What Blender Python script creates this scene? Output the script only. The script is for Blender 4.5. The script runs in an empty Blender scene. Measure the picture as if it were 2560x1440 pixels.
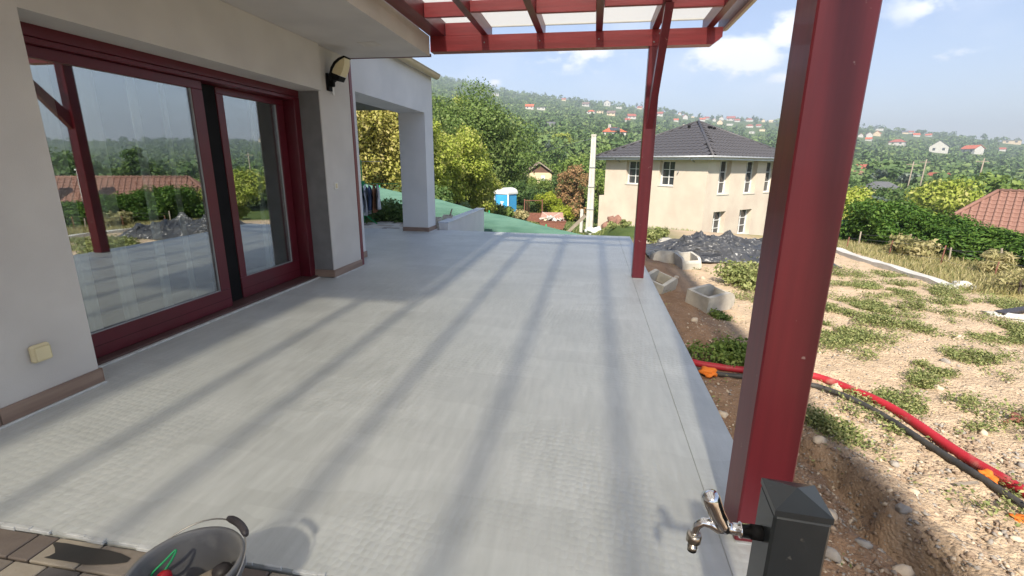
import bpy, math, random
import numpy as np
from mathutils import Matrix, Vector, noise

D = bpy.data
scene = bpy.context.scene
COL = scene.collection
rad = math.radians
rng = random.Random(7)
nr = np.random.default_rng(11)

# ------------------------------------------------------------------ camera
CAM_H = 1.45
F_PX, PITCH, YAW, ROLL = 1184.3, 0.2553, -0.1631, 0.01076
fw = Vector((math.sin(YAW)*math.cos(PITCH), math.cos(YAW)*math.cos(PITCH), -math.sin(PITCH)))
ri = Vector((math.cos(YAW), -math.sin(YAW), 0)); up = ri.cross(fw)
R_ = ri*math.cos(ROLL) + up*math.sin(ROLL)
U_ = -ri*math.sin(ROLL) + up*math.cos(ROLL)
cam_d = D.cameras.new('camera'); cam = D.objects.new('camera', cam_d); COL.objects.link(cam)
m3 = Matrix((R_, U_, -fw)).transposed()
cam.matrix_world = Matrix.Translation((0, 0, CAM_H)) @ m3.to_4x4()
cam_d.sensor_width = 36; cam_d.lens = F_PX/2560*36
cam_d.clip_start = .05; cam_d.clip_end = 6000
scene.camera = cam

# ------------------------------------------------------------------ sun, sky, exposure
SUN_EL = rad(40.5)
sdir = Vector((.05, math.cos(SUN_EL), -math.sin(SUN_EL))).normalized()
sl = D.lights.new('sun', 'SUN'); sl.energy = 4.0; sl.angle = rad(2.0); sl.color = (1, .92, .80)
so = D.objects.new('sun', sl); COL.objects.link(so)
so.rotation_euler = sdir.to_track_quat('-Z', 'Y').to_euler()
scene.view_settings.view_transform = 'Standard'
scene.view_settings.look = 'None'
scene.view_settings.exposure = 1.35
scene.view_settings.gamma = 1
scene.view_settings.use_curve_mapping = False

world = D.worlds.new('World'); scene.world = world; world.use_nodes = True
nt = world.node_tree; nt.nodes.clear()
def N(t, typ, **kw):
    n = t.nodes.new(typ)
    for k, v in kw.items(): setattr(n, k, v)
    return n
def math_n(t, op, a, b=None, c=None, clamp=False):
    n = N(t, 'ShaderNodeMath', operation=op, use_clamp=clamp)
    for i, v in enumerate((a, b, c)):
        if v is None: continue
        if isinstance(v, (int, float)): n.inputs[i].default_value = v
        else: t.links.new(v, n.inputs[i])
    return n.outputs[0]
out = N(nt, 'ShaderNodeOutputWorld'); bg = N(nt, 'ShaderNodeBackground')
sky = N(nt, 'ShaderNodeTexSky', sky_type='NISHITA', sun_disc=False)
sky.sun_elevation = SUN_EL; sky.sun_rotation = math.pi
sky.altitude = 200; sky.air_density = 1.15; sky.dust_density = .25; sky.ozone_density = 1.6
bg.inputs[1].default_value = .07
tc = N(nt, 'ShaderNodeTexCoord')
sep = N(nt, 'ShaderNodeSeparateXYZ'); nt.links.new(tc.outputs['Generated'], sep.inputs[0])
az = math_n(nt, 'ARCTAN2', sep.outputs[0], sep.outputs[1])
el = math_n(nt, 'ARCSINE', sep.outputs[2])
comb = N(nt, 'ShaderNodeCombineXYZ')
nt.links.new(math_n(nt, 'MULTIPLY', az, 1.0), comb.inputs[0]); nt.links.new(math_n(nt, 'MULTIPLY', el, 1.9), comb.inputs[1])
n1 = N(nt, 'ShaderNodeTexNoise'); n1.inputs['Scale'].default_value = 12; n1.inputs['Detail'].default_value = 9; n1.inputs['Roughness'].default_value = .62
nt.links.new(comb.outputs[0], n1.inputs['Vector'])
n2 = N(nt, 'ShaderNodeTexNoise'); n2.inputs['Scale'].default_value = 3.1; n2.inputs['Detail'].default_value = 5
nt.links.new(comb.outputs[0], n2.inputs['Vector'])
# single cumulus clouds standing low over the hills: azimuth, elevation, half widths (degrees), weight
clouds = [(13.5, 10.6, 5.2, 2.4, 1.0), (18.5, 12.5, 3.2, 2.0, .8), (-2.5, 11.6, 7.5, 2.2, .62), (34.0, 15.4, 2.3, 1.5, 1.0),
          (37.5, 15.0, 2.6, 1.0, .75), (43, 11.5, 7, 1.9, .72), (28.5, 13.2, 3.5, 1.6, .5), (31, 9.3, 3.0, .7, .6), (40, 8.2, 6, .8, .5),
          (20, 8.6, 3.5, .9, .75), (-11.5, 8.8, 1.3, .7, .7), (55, 9, 9, 2.2, .8), (-40, 14, 9, 3, .8), (-75, 10, 9, 3, .8), (80, 12, 9, 3, .8),
          (118, 14, 9, 3, .8), (160, 12, 10, 3, .8), (-150, 12, 10, 3, .8), (-112, 16, 9, 4, .8)]
mask = None
for a, e, wa, we, wt in clouds:
    da = math_n(nt, 'MULTIPLY', math_n(nt, 'SUBTRACT', az, rad(a)), 1/rad(wa))
    de = math_n(nt, 'MULTIPLY', math_n(nt, 'SUBTRACT', el, rad(e)), 1/rad(we))
    d2 = math_n(nt, 'ADD', math_n(nt, 'MULTIPLY', da, da), math_n(nt, 'MULTIPLY', de, de))
    b = math_n(nt, 'MULTIPLY', math_n(nt, 'SUBTRACT', 1.25, math_n(nt, 'SQRT', d2), clamp=True), wt)
    mask = b if mask is None else math_n(nt, 'MAXIMUM', mask, b)
nz = math_n(nt, 'MULTIPLY', math_n(nt, 'SUBTRACT', n1.outputs[0], .5), 3.6)
cl = math_n(nt, 'ADD', math_n(nt, 'MULTIPLY', mask, 1.1), nz)
cl = math_n(nt, 'MULTIPLY', math_n(nt, 'SUBTRACT', cl, .30), 2.0, clamp=True)
cl = math_n(nt, 'MULTIPLY', cl, math_n(nt, 'MULTIPLY', mask, 1.6, clamp=True))
wisp = math_n(nt, 'MULTIPLY', math_n(nt, 'SUBTRACT', n2.outputs[0], .47, clamp=True), 1.9, clamp=True)
cov = math_n(nt, 'MAXIMUM', cl, math_n(nt, 'MULTIPLY', wisp, .75))
cov = math_n(nt, 'MINIMUM', math_n(nt, 'ADD', cov, .03), .95)
mx = N(nt, 'ShaderNodeMixRGB'); nt.links.new(cov, mx.inputs[0]); tn = N(nt, 'ShaderNodeMixRGB', blend_type='MULTIPLY'); tn.inputs[0].default_value = 1; tn.inputs[2].default_value = (1.0, .93, 1.02, 1); nt.links.new(sky.outputs[0], tn.inputs[1]); nt.links.new(tn.outputs[0], mx.inputs[1])
mx.inputs[2].default_value = (9.0, 9.0, 9.3, 1)
nt.links.new(mx.outputs[0], bg.inputs[0]); nt.links.new(bg.outputs[0], out.inputs[0])

# ------------------------------------------------------------------ materials
def mat(name, c1, c2=None, scale=6, rough=.7, bump=0, bscale=60, spec=.4, metal=0, stretch=None, detail=6, coat=0, lo=.35, hi=.65, c3=None, scale3=1.2, lo3=.5, hi3=.7, dist=.01):
    m = D.materials.new(name); m.use_nodes = True; t = m.node_tree
    p = t.nodes['Principled BSDF']
    p.inputs['Roughness'].default_value = rough; p.inputs['Metallic'].default_value = metal
    p.inputs['Specular IOR Level'].default_value = spec; p.inputs['Coat Weight'].default_value = coat
    tcn = N(t, 'ShaderNodeTexCoord'); vec = tcn.outputs['Object']
    if stretch:
        mp = N(t, 'ShaderNodeMapping'); mp.inputs['Scale'].default_value = stretch
        t.links.new(vec, mp.inputs[0]); vec = mp.outputs[0]
    if c2 is None: c2 = tuple(v*.82 for v in c1)
    nn = N(t, 'ShaderNodeTexNoise'); nn.inputs['Scale'].default_value = scale; nn.inputs['Detail'].default_value = detail
    t.links.new(vec, nn.inputs['Vector'])
    cr = N(t, 'ShaderNodeValToRGB'); cr.color_ramp.elements[0].position = lo; cr.color_ramp.elements[1].position = hi
    cr.color_ramp.elements[0].color = (*c1, 1); cr.color_ramp.elements[1].color = (*c2, 1)
    t.links.new(nn.outputs[0], cr.inputs[0]); colour = cr.outputs[0]
    if c3:
        n3 = N(t, 'ShaderNodeTexNoise'); n3.inputs['Scale'].default_value = scale3; n3.inputs['Detail'].default_value = 8
        t.links.new(tcn.outputs['Object'], n3.inputs['Vector'])
        c3r = N(t, 'ShaderNodeMapRange'); c3r.inputs[1].default_value = lo3; c3r.inputs[2].default_value = hi3
        t.links.new(n3.outputs[0], c3r.inputs[0])
        mm = N(t, 'ShaderNodeMixRGB'); mm.inputs[2].default_value = (*c3, 1)
        t.links.new(c3r.outputs[0], mm.inputs[0]); t.links.new(colour, mm.inputs[1]); colour = mm.outputs[0]
    t.links.new(colour, p.inputs['Base Color'])
    if bump:
        bn = N(t, 'ShaderNodeTexNoise'); bn.inputs['Scale'].default_value = bscale; bn.inputs['Detail'].default_value = 5
        t.links.new(vec, bn.inputs['Vector'])
        bp = N(t, 'ShaderNodeBump'); bp.inputs['Strength'].default_value = bump; bp.inputs['Distance'].default_value = dist
        t.links.new(bn.outputs[0], bp.inputs['Height']); t.links.new(bp.outputs[0], p.inputs['Normal'])
    return m

def leaf_mat(name, cols, trans=.35, rough=.55):
    """foliage: colour picked per leaf by the 'rnd' attribute"""
    m = D.materials.new(name); m.use_nodes = True; t = m.node_tree
    p = t.nodes['Principled BSDF']; p.inputs['Roughness'].default_value = rough; p.inputs['Specular IOR Level'].default_value = .25
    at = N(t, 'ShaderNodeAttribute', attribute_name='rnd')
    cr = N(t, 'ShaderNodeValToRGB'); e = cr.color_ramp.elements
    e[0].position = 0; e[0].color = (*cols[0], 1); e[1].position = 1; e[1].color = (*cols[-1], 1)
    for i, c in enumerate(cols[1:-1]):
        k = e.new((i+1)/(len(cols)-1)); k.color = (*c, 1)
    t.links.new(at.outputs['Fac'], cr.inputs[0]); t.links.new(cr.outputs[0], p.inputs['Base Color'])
    tr = N(t, 'ShaderNodeBsdfTranslucent'); t.links.new(cr.outputs[0], tr.inputs[0])
    mxs = N(t, 'ShaderNodeMixShader'); mxs.inputs[0].default_value = trans
    t.links.new(p.outputs[0], mxs.inputs[1]); t.links.new(tr.outputs[0], mxs.inputs[2])
    t.links.new(mxs.outputs[0], t.nodes['Material Output'].inputs[0])
    return m

M = {}
M['red'] = mat('red_wood', (.155, .012, .021), (.122, .009, .017), scale=5, rough=.40, bump=.035, bscale=26, stretch=(5, 5, .22), spec=.5, coat=.08, c3=(.34, .22, .20), scale3=19, lo3=.70, hi3=.73)
M['red_y'] = mat('red_wood_rafter', (.15, .014, .020), (.10, .010, .015), scale=5, rough=.4, bump=.12, bscale=30, stretch=(4, .25, 4), spec=.5, coat=.1)
M['red_x'] = mat('red_wood_beam', (.26, .024, .032), (.19, .016, .023), scale=6, rough=.4, bump=.15, bscale=30, stretch=(.25, 4, 4), spec=.5, coat=.1)
M['burg'] = mat('burgundy_frame', (.10, .007, .016), (.083, .006, .012), scale=4, rough=.34, spec=.5)
M['plaster'] = mat('grey_plaster', (.57, .55, .525), (.51, .49, .47), scale=2.2, rough=.9, bump=.35, bscale=170, spec=.2, dist=.004)
M['plaster_w'] = mat('white_plaster', (.64, .65, .66), (.57, .585, .60), scale=1.5, rough=.9, bump=.4, bscale=150, spec=.2, dist=.004)
M['reveal'] = mat('dark_reveal', (.20, .20, .205), rough=.85, bump=.2, bscale=150, dist=.003)
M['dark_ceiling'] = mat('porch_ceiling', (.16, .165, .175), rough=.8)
M['skirt'] = mat('skirting_tile', (.20, .135, .105), (.29, .21, .165), scale=4, rough=.45, stretch=(1, .3, 5), bump=.05)
M['grout'] = mat('pale_sealant', (.58, .60, .60), (.46, .48, .48), scale=14, rough=.6, bump=.5, bscale=40)
M['black'] = mat('black_plastic', (.008, .008, .009), rough=.7, spec=.12)
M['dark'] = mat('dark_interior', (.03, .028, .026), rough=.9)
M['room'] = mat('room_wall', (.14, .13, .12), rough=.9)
M['white'] = mat('white_plastic', (.74, .74, .72), (.68, .68, .66), rough=.4)
M['cream'] = mat('cream_plastic', (.68, .60, .38), (.62, .54, .34), rough=.5)
M['anthr'] = mat('anthracite_metal', (.028, .034, .038), (.022, .027, .031), c3=(.09, .09, .085), scale3=30, lo3=.69, hi3=.74, scale=9, rough=.33, spec=.5, bump=.03, bscale=300)
M['chrome'] = mat('chrome', (.78, .78, .78), (.7, .7, .7), scale=20, rough=.08, metal=1)
M['brass'] = mat('satin_nickel', (.52, .47, .40), rough=.28, metal=1)
M['bucket'] = mat('grey_bucket', (.13, .135, .145), (.17, .17, .17), scale=7, rough=.5, c3=(.25, .25, .24), scale3=9, lo3=.55, hi3=.72)
M['concrete'] = mat('concrete', (.42, .39, .33), (.52, .49, .42), scale=9, rough=.95, bump=.6, bscale=70, c3=(.30, .29, .25), scale3=4, lo3=.52, hi3=.75)
M['concrete_p'] = mat('pale_concrete', (.55, .53, .48), (.46, .44, .39), scale=5, rough=.95, bump=.5, bscale=50)
M['gutter'] = mat('beige_gutter', (.50, .42, .28), (.44, .37, .25), scale=3, rough=.45, spec=.5)
M['zinc'] = mat('grey_gutter', (.35, .36, .37), rough=.4, metal=.3)
M['tarp'] = mat('black_tarp', (.050, .051, .054), (.07, .07, .07), scale=3, rough=.38, spec=.6, bump=.2, bscale=3, dist=.05)
M['hose_r'] = mat('red_hose', (.42, .022, .035), (.34, .02, .03), rough=.55, c3=(.45, .25, .2), scale3=6, lo3=.58, hi3=.8)
M['hose_k'] = mat('black_hose', (.03, .03, .03), (.06, .055, .05), scale=12, rough=.6)
M['orange'] = mat('orange_rag', (.75, .20, .02), (.6, .14, .015), rough=.8)
M['stone'] = mat('pale_stone', (.56, .46, .34), (.44, .36, .27), scale=14, rough=.95, bump=.5, bscale=60)
M['stone_d'] = mat('grey_stone', (.34, .31, .27), (.26, .23, .20), scale=14, rough=.95, bump=.5, bscale=60)
M['net'] = mat('green_net', (.055, .135, .10), (.085, .18, .135), scale=3, rough=.75, bump=.4, bscale=30, stretch=(.4, 1, 4))
M['wood_w'] = mat('weathered_wood', (.32, .27, .21), (.22, .18, .14), scale=8, rough=.9, stretch=(3, 3, .3))
M['bark'] = mat('bark', (.085, .062, .045), (.05, .038, .028), scale=12, rough=.95, bump=.8, bscale=20, stretch=(2, 2, .4))
M['render'] = mat('raw_render', (.60, .525, .425), (.55, .45, .365), scale=.9, rough=.95, bump=.25, bscale=60, c3=(.62, .56, .45), scale3=.6, lo3=.45, hi3=.7)
M['tile_d'] = mat('anthracite_tile', (.055, .052, .054), (.075, .070, .072), scale=7, rough=.5, spec=.5)
M['tile_r'] = mat('terracotta_tile', (.27, .145, .105), (.22, .11, .08), scale=5, rough=.85)
M['roof_o'] = mat('orange_roof', (.55, .13, .05), (.45, .10, .04), scale=1, rough=.85)
M['roof_r'] = mat('red_roof', (.38, .10, .065), (.30, .08, .05), scale=1, rough=.85)
M['roof_b'] = mat('brown_roof', (.22, .15, .12), (.17, .12, .10), scale=1, rough=.85)
M['roof_g'] = mat('grey_roof', (.12, .12, .125), (.10, .10, .105), scale=1, rough=.7)
M['wallw'] = mat('white_wall', (.52, .50, .45), (.47, .45, .41), scale=.6, rough=.9)
M['wallc'] = mat('ochre_wall', (.66, .52, .34), (.60, .48, .32), scale=.6, rough=.9)
M['glassd'] = mat('dark_window', (.045, .05, .055), rough=.08, spec=.7)
M['rust'] = mat('rusty_steel', (.22, .09, .06), (.15, .06, .04), scale=9, rough=.85)
M['blue'] = mat('blue_plastic', (.06, .36, .68), (.05, .33, .62), rough=.45)
M['greenp'] = mat('green_plastic', (.02, .36, .13), rough=.4)
M['redp'] = mat('red_plastic', (.50, .012, .025), rough=.4)
M['steel'] = mat('steel_wire', (.45, .44, .42), rough=.35, metal=1)
M['burn'] = mat('black_grip', (.03, .027, .03), (.05, .045, .05), scale=20, rough=.5)
M['bag'] = mat('white_bag', (.75, .75, .72), (.6, .66, .62), scale=6, rough=.6)
M['soil'] = mat('soil', (.12, .085, .06), rough=1)

def crumple(m):
    t = m.node_tree; p = t.nodes['Principled BSDF']; g = N(t, 'ShaderNodeTexCoord'); wn = N(t, 'ShaderNodeTexNoise'); wn.inputs['Scale'].default_value = 1.6; wn.inputs['Detail'].default_value = 3
    t.links.new(g.outputs['Object'], wn.inputs['Vector'])
    va = N(t, 'ShaderNodeVectorMath', operation='MULTIPLY_ADD'); va.inputs[1].default_value = (.7, .7, .7); t.links.new(wn.outputs['Color'], va.inputs[0]); t.links.new(g.outputs['Object'], va.inputs[2])
    hs = None
    for sc, am in ((2.0, 1.0), (4.8, .40), (11, .07)):
        v = N(t, 'ShaderNodeTexVoronoi', feature='DISTANCE_TO_EDGE'); v.inputs['Scale'].default_value = sc; t.links.new(va.outputs[0], v.inputs['Vector'])
        q = math_n(t, 'MULTIPLY', v.outputs['Distance'], am); hs = q if hs is None else math_n(t, 'ADD', hs, q)
    b = N(t, 'ShaderNodeBump'); b.inputs['Strength'].default_value = 1; b.inputs['Distance'].default_value = .20; b.invert = True
    t.links.new(hs, b.inputs['Height']); t.links.new(b.outputs[0], p.inputs['Normal'])
crumple(M['tarp'])
def glass_mat(name, ior, tint, refl=(.92, .95, .97)):
    m = D.materials.new(name); m.use_nodes = True; t = m.node_tree; t.nodes.clear()
    o = N(t, 'ShaderNodeOutputMaterial'); g = N(t, 'ShaderNodeBsdfGlossy'); g.inputs['Roughness'].default_value = .004; g.inputs[0].default_value = (*refl, 1)
    tr = N(t, 'ShaderNodeBsdfTransparent'); tr.inputs[0].default_value = (*tint, 1)
    ge = N(t, 'ShaderNodeNewGeometry'); vm = N(t, 'ShaderNodeVectorMath', operation='DOT_PRODUCT')
    t.links.new(ge.outputs['Normal'], vm.inputs[0]); t.links.new(ge.outputs['Incoming'], vm.inputs[1])
    c = math_n(t, 'SUBTRACT', 1, math_n(t, 'ABSOLUTE', vm.outputs['Value']), clamp=True)
    fac = math_n(t, 'ADD', math_n(t, 'MULTIPLY', math_n(t, 'POWER', c, 5), 1-ior), ior)     # reflectance per face, rising towards grazing
    nn = N(t, 'ShaderNodeTexNoise'); nn.inputs['Scale'].default_value = 1.4; nn.inputs['Detail'].default_value = 1
    bp = N(t, 'ShaderNodeBump'); bp.inputs['Strength'].default_value = .02; bp.inputs['Distance'].default_value = .02
    t.links.new(nn.outputs[0], bp.inputs['Height']); t.links.new(bp.outputs[0], g.inputs['Normal'])
    mxs = N(t, 'ShaderNodeMixShader'); t.links.new(fac, mxs.inputs[0]); t.links.new(tr.outputs[0], mxs.inputs[1]); t.links.new(g.outputs[0], mxs.inputs[2])
    t.links.new(mxs.outputs[0], o.inputs[0]); return m
M['glass'] = glass_mat('coated_glass', .31, (.92, .96, .94))

def sheet_mat(name, colour, transp, tcol=(1, 1, 1)):
    m = D.materials.new(name); m.use_nodes = True; t = m.node_tree; t.nodes.clear()
    o = N(t, 'ShaderNodeOutputMaterial'); tr = N(t, 'ShaderNodeBsdfTransparent'); tr.inputs[0].default_value = (*tcol, 1)
    tl = N(t, 'ShaderNodeBsdfTranslucent'); tl.inputs[0].default_value = (*colour, 1)
    df = N(t, 'ShaderNodeBsdfDiffuse'); df.inputs[0].default_value = (*colour, 1)
    a = N(t, 'ShaderNodeMixShader'); a.inputs[0].default_value = .35; t.links.new(tl.outputs[0], a.inputs[1]); t.links.new(df.outputs[0], a.inputs[2])
    b = N(t, 'ShaderNodeMixShader'); b.inputs[0].default_value = transp; t.links.new(a.outputs[0], b.inputs[1]); t.links.new(tr.outputs[0], b.inputs[2])
    t.links.new(b.outputs[0], o.inputs[0]); return m
M['poly'] = sheet_mat('polycarbonate', (.80, .78, .72), .53, (.96, .94, .89))
M['sheer'] = sheet_mat('sheer_curtain', (.92, .94, .92), .05)

# terrace coating: grey waterproofing paint brushed over a dimpled membrane
def coating():
    m = D.materials.new('grey_coating'); m.use_nodes = True; t = m.node_tree
    p = t.nodes['Principled BSDF']; p.inputs['Roughness'].default_value = .5; p.inputs['Specular IOR Level'].default_value = .6
    g = N(t, 'ShaderNodeTexCoord'); vec = g.outputs['Object']
    n = N(t, 'ShaderNodeTexNoise'); n.inputs['Scale'].default_value = 1.3; n.inputs['Detail'].default_value = 9; n.inputs['Roughness'].default_value = .6
    t.links.new(vec, n.inputs['Vector'])
    cr = N(t, 'ShaderNodeValToRGB'); cr.color_ramp.elements[0].position = .35; cr.color_ramp.elements[1].position = .68
    cr.color_ramp.elements[0].color = (.455, .48, .468, 1); cr.color_ramp.elements[1].color = (.53, .555, .543, 1)
    t.links.new(n.outputs[0], cr.inputs[0])
    mp = N(t, 'ShaderNodeMapping'); mp.inputs['Scale'].default_value = (9, 1.6, 1); mp.inputs['Rotation'].default_value = (0, 0, .5)
    t.links.new(vec, mp.inputs[0])
    br = N(t, 'ShaderNodeTexNoise'); br.inputs['Scale'].default_value = 2.5; br.inputs['Detail'].default_value = 6
    t.links.new(mp.outputs[0], br.inputs['Vector'])
    mm = N(t, 'ShaderNodeMixRGB', blend_type='OVERLAY'); mm.inputs[0].default_value = .18
    t.links.new(cr.outputs[0], mm.inputs[1]); t.links.new(br.outputs[0], mm.inputs[2])
    t.links.new(mm.outputs[0], p.inputs['Base Color'])
    mp3 = N(t, 'ShaderNodeMapping'); mp3.inputs['Scale'].default_value = (1.05, 2.9, .01); mp3.inputs['Rotation'].default_value = (0, 0, .06); t.links.new(vec, mp3.inputs[0])
    vr = N(t, 'ShaderNodeTexVoronoi', distance='CHEBYCHEV'); vr.inputs['Scale'].default_value = 1.6; vr.inputs['Randomness'].default_value = .8; t.links.new(mp3.outputs[0], vr.inputs['Vector'])
    sp = N(t, 'ShaderNodeSeparateColor'); t.links.new(vr.outputs['Color'], sp.inputs[0])
    hs = N(t, 'ShaderNodeHueSaturation'); t.links.new(math_n(t, 'MULTIPLY_ADD', sp.outputs[0], .09, .95), hs.inputs['Value']); t.links.new(mm.outputs[0], hs.inputs['Color']); t.links.new(hs.outputs[0], p.inputs['Base Color'])
    rr = N(t, 'ShaderNodeMapRange'); rr.inputs[3].default_value = .34; rr.inputs[4].default_value = .56
    t.links.new(br.outputs[0], rr.inputs[0]); t.links.new(rr.outputs[0], p.inputs['Roughness'])
    vo = N(t, 'ShaderNodeTexVoronoi'); vo.inputs['Scale'].default_value = 26; vo.inputs['Randomness'].default_value = .38
    mp2 = N(t, 'ShaderNodeMapping'); mp2.inputs['Rotation'].default_value = (0, 0, .12); mp2.inputs['Scale'].default_value = (1.15, 1, .01)
    t.links.new(vec, mp2.inputs[0]); t.links.new(mp2.outputs[0], vo.inputs['Vector'])
    vs = N(t, 'ShaderNodeMapRange'); vs.inputs[1].default_value = .15; vs.inputs[2].default_value = .62; vs.inputs[3].default_value = 1; vs.inputs[4].default_value = 0
    t.links.new(vo.outputs['Distance'], vs.inputs[0])
    pn = N(t, 'ShaderNodeTexNoise'); pn.inputs['Scale'].default_value = .8; pn.inputs['Detail'].default_value = 3; t.links.new(vec, pn.inputs['Vector'])
    pr = N(t, 'ShaderNodeMapRange'); pr.inputs[1].default_value = .42; pr.inputs[2].default_value = .58; pr.inputs[3].default_value = .0
    t.links.new(pn.outputs[0], pr.inputs[0])
    hh = math_n(t, 'MULTIPLY', vs.outputs[0], pr.outputs[0])
    fn = N(t, 'ShaderNodeTexNoise'); fn.inputs['Scale'].default_value = 6; fn.inputs['Detail'].default_value = 8; t.links.new(mp.outputs[0], fn.inputs['Vector'])
    hsum = math_n(t, 'ADD', hh, math_n(t, 'MULTIPLY', fn.outputs[0], .5))
    bp = N(t, 'ShaderNodeBump'); bp.inputs['Strength'].default_value = .85; bp.inputs['Distance'].default_value = .0032
    t.links.new(hsum, bp.inputs['Height']); t.links.new(bp.outputs[0], p.inputs['Normal'])
    return m
M['coat'] = coating()

def ground_mat():
    """stony subsoil in the yard, dry grass to the right, green scrub further out"""
    m = D.materials.new('ground'); m.use_nodes = True; t = m.node_tree
    p = t.nodes['Principled BSDF']; p.inputs['Roughness'].default_value = 1; p.inputs['Specular IOR Level'].default_value = .1
    g = N(t, 'ShaderNodeTexCoord'); vec = g.outputs['Object']
    def no(s, d=8, r=.6):
        n = N(t, 'ShaderNodeTexNoise'); n.inputs['Scale'].default_value = s; n.inputs['Detail'].default_value = d; n.inputs['Roughness'].default_value = r
        t.links.new(vec, n.inputs['Vector']); return n.outputs[0]
    def ramp(f, a, ca, b, cb):
        c = N(t, 'ShaderNodeValToRGB'); c.color_ramp.elements[0].position = a; c.color_ramp.elements[1].position = b
        c.color_ramp.elements[0].color = (*ca, 1); c.color_ramp.elements[1].color = (*cb, 1); t.links.new(f, c.inputs[0]); return c.outputs[0]
    def mix(f, a, b, bl='MIX'):
        n = N(t, 'ShaderNodeMixRGB', blend_type=bl)
        if isinstance(f, float): n.inputs[0].default_value = f
        else: t.links.new(f, n.inputs[0])
        t.links.new(a, n.inputs[1]); t.links.new(b, n.inputs[2]); return n.outputs[0]
    pale = ramp(no(5, 10, .75), .3, (.50, .365, .235), .7, (.66, .51, .355))
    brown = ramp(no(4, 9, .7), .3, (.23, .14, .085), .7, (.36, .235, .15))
    vo = N(t, 'ShaderNodeTexVoronoi'); vo.inputs['Scale'].default_value = 22; t.links.new(vec, vo.inputs['Vector'])
    vo2 = N(t, 'ShaderNodeTexVoronoi'); vo2.inputs['Scale'].default_value = 55; t.links.new(vec, vo2.inputs['Vector'])
    def band(sock, a, b, lo=0., hi=1.):
        n = N(t, 'ShaderNodeMapRange'); n.inputs[1].default_value = a; n.inputs[2].default_value = b; n.inputs[3].default_value = lo; n.inputs[4].default_value = hi
        t.links.new(sock, n.inputs[0]); return n.outputs[0]
    at = N(t, 'ShaderNodeAttribute', attribute_name='zone')      # R: brown soil, G: dry grass, B: green scrub
    zs = N(t, 'ShaderNodeSeparateColor'); t.links.new(at.outputs['Color'], zs.inputs[0])
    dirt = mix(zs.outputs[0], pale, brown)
    chips = math_n(t, 'MULTIPLY', band(vo2.outputs['Distance'], .28, .12), band(vo2.outputs['Color'], .55, .6))
    chipc = ramp(vo2.outputs['Color'], .55, (.40, .34, .27), 1, (.66, .60, .51))
    dirt = mix(chips, dirt, chipc)
    dry = ramp(no(9, 10, .75), .3, (.22, .20, .07), .72, (.50, .41, .19))
    green = ramp(no(.35, 9, .7), .3, (.05, .085, .022), .7, (.13, .17, .05))
    col = mix(zs.outputs[1], dirt, dry); col = mix(zs.outputs[2], col, green)
    t.links.new(col, p.inputs['Base Color'])
    bsum = math_n(t, 'ADD', math_n(t, 'MULTIPLY', vo2.outputs['Distance'], -.5), no(38, 6, .7))
    bsum = math_n(t, 'ADD', bsum, math_n(t, 'MULTIPLY', vo.outputs['Distance'], -.6))
    bp = N(t, 'ShaderNodeBump'); bp.inputs['Strength'].default_value = 1; bp.inputs['Distance'].default_value = .022
    t.links.new(bsum, bp.inputs['Height']); t.links.new(bp.outputs[0], p.inputs['Normal'])
    return m
M['ground'] = ground_mat()

LM = {
 'oak': leaf_mat('oak_leaves', [(0.063, 0.109, 0.029), (0.109, 0.178, 0.040), (0.172, 0.241, 0.063), (0.310, 0.356, 0.138)], 0.35),
 'maple': leaf_mat('yellow_green_leaves', [(0.168, 0.224, 0.034), (0.280, 0.358, 0.050), (0.426, 0.470, 0.090), (0.560, 0.515, 0.202)], 0.4),
 'tan': leaf_mat('sunburnt_leaves', [(.15, .17, .03), (.33, .34, .06), (.50, .45, .14), (.60, .50, .26)], 0.4),
 'green': leaf_mat('green_leaves', [(0.078, 0.134, 0.034), (0.134, 0.213, 0.045), (0.213, 0.291, 0.067), (0.314, 0.370, 0.112)], 0.35),
 'dark': leaf_mat('dark_leaves', [(0.039, 0.084, 0.025), (0.073, 0.134, 0.036), (0.112, 0.185, 0.050), (0.179, 0.235, 0.073)], 0.35),
 'spruce': leaf_mat('blue_spruce_needles', [(0.063, 0.098, 0.070), (0.105, 0.147, 0.112), (0.168, 0.217, 0.168), (0.238, 0.280, 0.210)]),
 'lime': leaf_mat('lime_leaves', [(.14, .20, .02), (.25, .32, .025), (.38, .42, .04), (.46, .47, .09)], 0.4),
 'smoke': leaf_mat('smoke_bush', [(0.042, 0.078, 0.022), (0.084, 0.120, 0.030), (0.432, 0.252, 0.120), (0.576, 0.336, 0.180)]),
 'thuja': leaf_mat('thuja_sprays', [(.025, .065, .012), (.05, .115, .018), (.09, .175, .026), (.18, .27, .05)], 0.3),
 'weed': leaf_mat('weed_leaves', [(0.130, 0.167, 0.059), (0.216, 0.259, 0.086), (0.324, 0.351, 0.130), (0.432, 0.410, 0.194)], .3),
 'dry': leaf_mat('dry_grass', [(.17, .19, .07), (.33, .31, .13), (.47, .41, .20), (.58, .50, .28)], 0.4),
 'far': leaf_mat('far_leaves', [(0.078, 0.138, 0.048), (0.126, 0.198, 0.066), (0.192, 0.270, 0.084), (0.312, 0.360, 0.126)], 0.3),
}

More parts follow.
